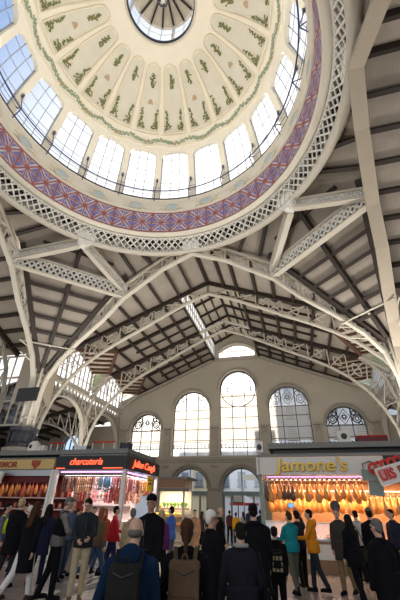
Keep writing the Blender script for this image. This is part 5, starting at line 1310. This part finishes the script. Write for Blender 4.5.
t = thing('phone', ph, 'phone with glowing blue screen held up to photograph the hams', 'phone', None, c22[3]); m = MB(); m.box((0, 0, 0), (.20, .012, .13)); m.build('case', Mt['dark'], t, False, True); m = MB(); m.box((0, -.008, 0), (.17, .004, .11)); m.build('screen', emit('phone_screen', (.12, .28, .55), .8), t, False, True)
person('man in orange puffer jacket with grey hood and dark trousers at the ham stall', 312.5, 10.9, -70, 1.75, (.60, .22, .015), (.02, .024, .03), 'short', 'black', stride=.16, hood=True, wide=1.12, arms=(FA(.5, .1, 1.0, .2), FA(.1)), hem=.8)
person('grey-haired man in charcoal coat and tan trousers standing side-on at the ham stall', 341.5, 10.7, -140, 1.79, (.045, .04, .036), (.20, .15, .08), 'short', 'greyd', hem=.66, head=(-10, 5), stride=.1)
c25 = person('woman in black coat with long black hair beside the tan trousers man', 352.5, 9.6, -25, 1.66, BLACK, BLACK, 'long', 'black', hem=.70)
shoulder_bag(c25, 'small dark bag hanging at the side of the long black haired woman', (.03, .025, .02), 1)
person('person in light grey shirt standing right at the ham counter', 359.5, 12.6, 0, 1.76, (.40, .38, .36), BLACK, 'short', 'black')
person('man in black jacket and grey cap waiting below the teal box', 375, 10.6, 10, 1.80, BLACK, BLACK, 'cap', 'black', cap=(.10, .10, .10), wide=1.1)
person('grey-haired person in wide black coat at the front right', 386, 6.1, -25, 1.62, BLACK, BLACK, 'short', 'greyd', hem=.5, wide=1.3)
person('person in dark clothes facing left below the white and red sign', 397, 11.6, -110, 1.80, (.02, .022, .035), BLACK, 'short', 'black')
person('person in tan brown coat standing between the fruit stall and the stone pier', 194.5, 16.5, 170, 1.68, (.24, .17, .11), (.30, .26, .2), 'short', 'brown', hem=.5)
person('dark figure standing against the stone pier between the two arches', 208, 24, 150, 1.75, (.03, .03, .035), BLACK, 'short', 'black')
person('dark blue figure walking out through the middle arch', 249.5, 27.5, 10, 1.84, (.03, .05, .12), BLACK, 'short', 'black')
person('figure in dark red coat left of the yellow orange jacket', 229.5, 25.5, 20, 1.68, (.10, .03, .03), BLACK, 'short', 'brown')
person('figure in pale jacket right of the yellow orange jacket', 243.5, 26.5, -30, 1.62, (.45, .40, .36), BLACK, 'long', 'brown')
person('dark figure crowding the arch doorway beside the ham stall', 261, 22.5, 0, 1.74, (.03, .028, .03), BLACK, 'short', 'black')
person('person in dark jacket passing the fruit stall on its right', 202, 19.5, 90, 1.62, (.05, .035, .03), BLACK, 'long', 'brown')
person('stallkeeper in white behind the butcher counter', 22, 15.6, 180, 1.72, (.6, .58, .56), (.5, .5, .5), 'short', 'black')
person('stallkeeper in white jacket behind the charcuterie counter', 92, 14.9, 170, 1.70, (.62, .60, .60), (.5, .5, .5), 'short', 'black')
person('grey-bearded man in denim jacket behind the black vest man', 68, 11.8, 140, 1.82, (.07, .10, .16), (.05, .07, .1), 'short', 'grey', head=(-10, 10))
person('woman with light hood just behind the black vest man', 75, 12.6, 100, 1.64, (.30, .25, .22), (.4, .38, .35), 'short', 'brown', hood=True)

# ================================================================== LIGHT
o = area('near_gable_fill', (0, -25.5, 10), 22, 9, (1, .98, .95), 1050); o.rotation_euler = (pi/2, 0, 0)  # unseen area light added behind the camera to lift the stall fronts
for k in range(10):        # unseen area lights added at the dome rail to brighten the vault
    a = rad(36*k+18); lp = V((7.35*sin(a), 7.35*cos(a), 21.0)); d = V((-1.0*sin(a), -1.0*cos(a), .75))
    o = area('dome_fill_light', lp, .5, .5, (1, .965, .90), 56); o.rotation_euler = d.to_track_quat('-Z', 'Y').to_euler()
for (x, y, p_) in ((-7, 8.6, 700), (9.5, 9.3, 900), (-3, 7.8, 900), (7.5, 10.6, 500), (16, 0, 900), (-16, 1, 900), (-2.8, 16.2, 500), (10, 18, 500), (-11, 18, 450)):   # unseen fill lights added low down, aimed up to brighten the roofs
    o = area('roof_fill_light', (x, y, 4.35), 1.6, 1.6, (1, .95, .88), p_*.30); o.rotation_euler = (pi, 0, 0)

wd = bpy.data.worlds.new('sky'); SC.world = wd; wd.use_nodes = True; nt = wd.node_tree; bg = nt.nodes['Background']
tc = nt.nodes.new('ShaderNodeTexCoord'); sx_ = nt.nodes.new('ShaderNodeSeparateXYZ'); cr = nt.nodes.new('ShaderNodeValToRGB')
nt.links.new(tc.outputs['Generated'], sx_.inputs[0]); nt.links.new(sx_.outputs['Z'], cr.inputs['Fac'])
dt = nt.nodes.new('ShaderNodeVectorMath'); dt.operation = 'DOT_PRODUCT'; dt.inputs[1].default_value = V((-.02, .88, .47)).normalized(); nt.links.new(tc.outputs['Generated'], dt.inputs[0])
mr_ = nt.nodes.new('ShaderNodeMapRange'); mr_.inputs[1].default_value = .55; mr_.inputs[2].default_value = .98; nt.links.new(dt.outputs['Value'], mr_.inputs[0])
mx_ = nt.nodes.new('ShaderNodeMix'); mx_.data_type = 'RGBA'; mx_.inputs[7].default_value = (2.6, 2.45, 2.3, 1); nt.links.new(mr_.outputs[0], mx_.inputs[0]); nt.links.new(cr.outputs['Color'], mx_.inputs[6]); nt.links.new(mx_.outputs[2], bg.inputs['Color'])
e = cr.color_ramp.elements; e[0].position = 0; e[0].color = (.82, .89, 1, 1); e[1].position = .9; e[1].color = (.36, .55, .95, 1)
q = cr.color_ramp.elements.new(.25); q.color = (.74, .85, 1, 1)
bg.inputs['Strength'].default_value = .47
l = bpy.data.lights.new('sun', 'SUN'); l.energy = 5.5; l.angle = rad(.6); l.color = (1, .90, .76)
so = bpy.data.objects.new('sun', l); COL.objects.link(so)
sd = V((.02, -1, -.53)).normalized(); so.rotation_euler = sd.to_track_quat('-Z', 'Y').to_euler(); so.location = (-10, 60, 50)
vs = SC.view_settings; vs.view_transform = 'Standard'; vs.look = 'None'; vs.exposure = 0.95; vs.gamma = 1; vs.use_curve_mapping = False
SC.cycles.max_bounces = 8; SC.cycles.diffuse_bounces = 5; SC.cycles.glossy_bounces = 2; SC.cycles.transparent_max_bounces = 16; SC.cycles.transmission_bounces = 4
SC.cycles.use_denoising = True; SC.cycles.caustics_reflective = False; SC.cycles.caustics_refractive = False; SC.cycles.sample_clamp_indirect = 6
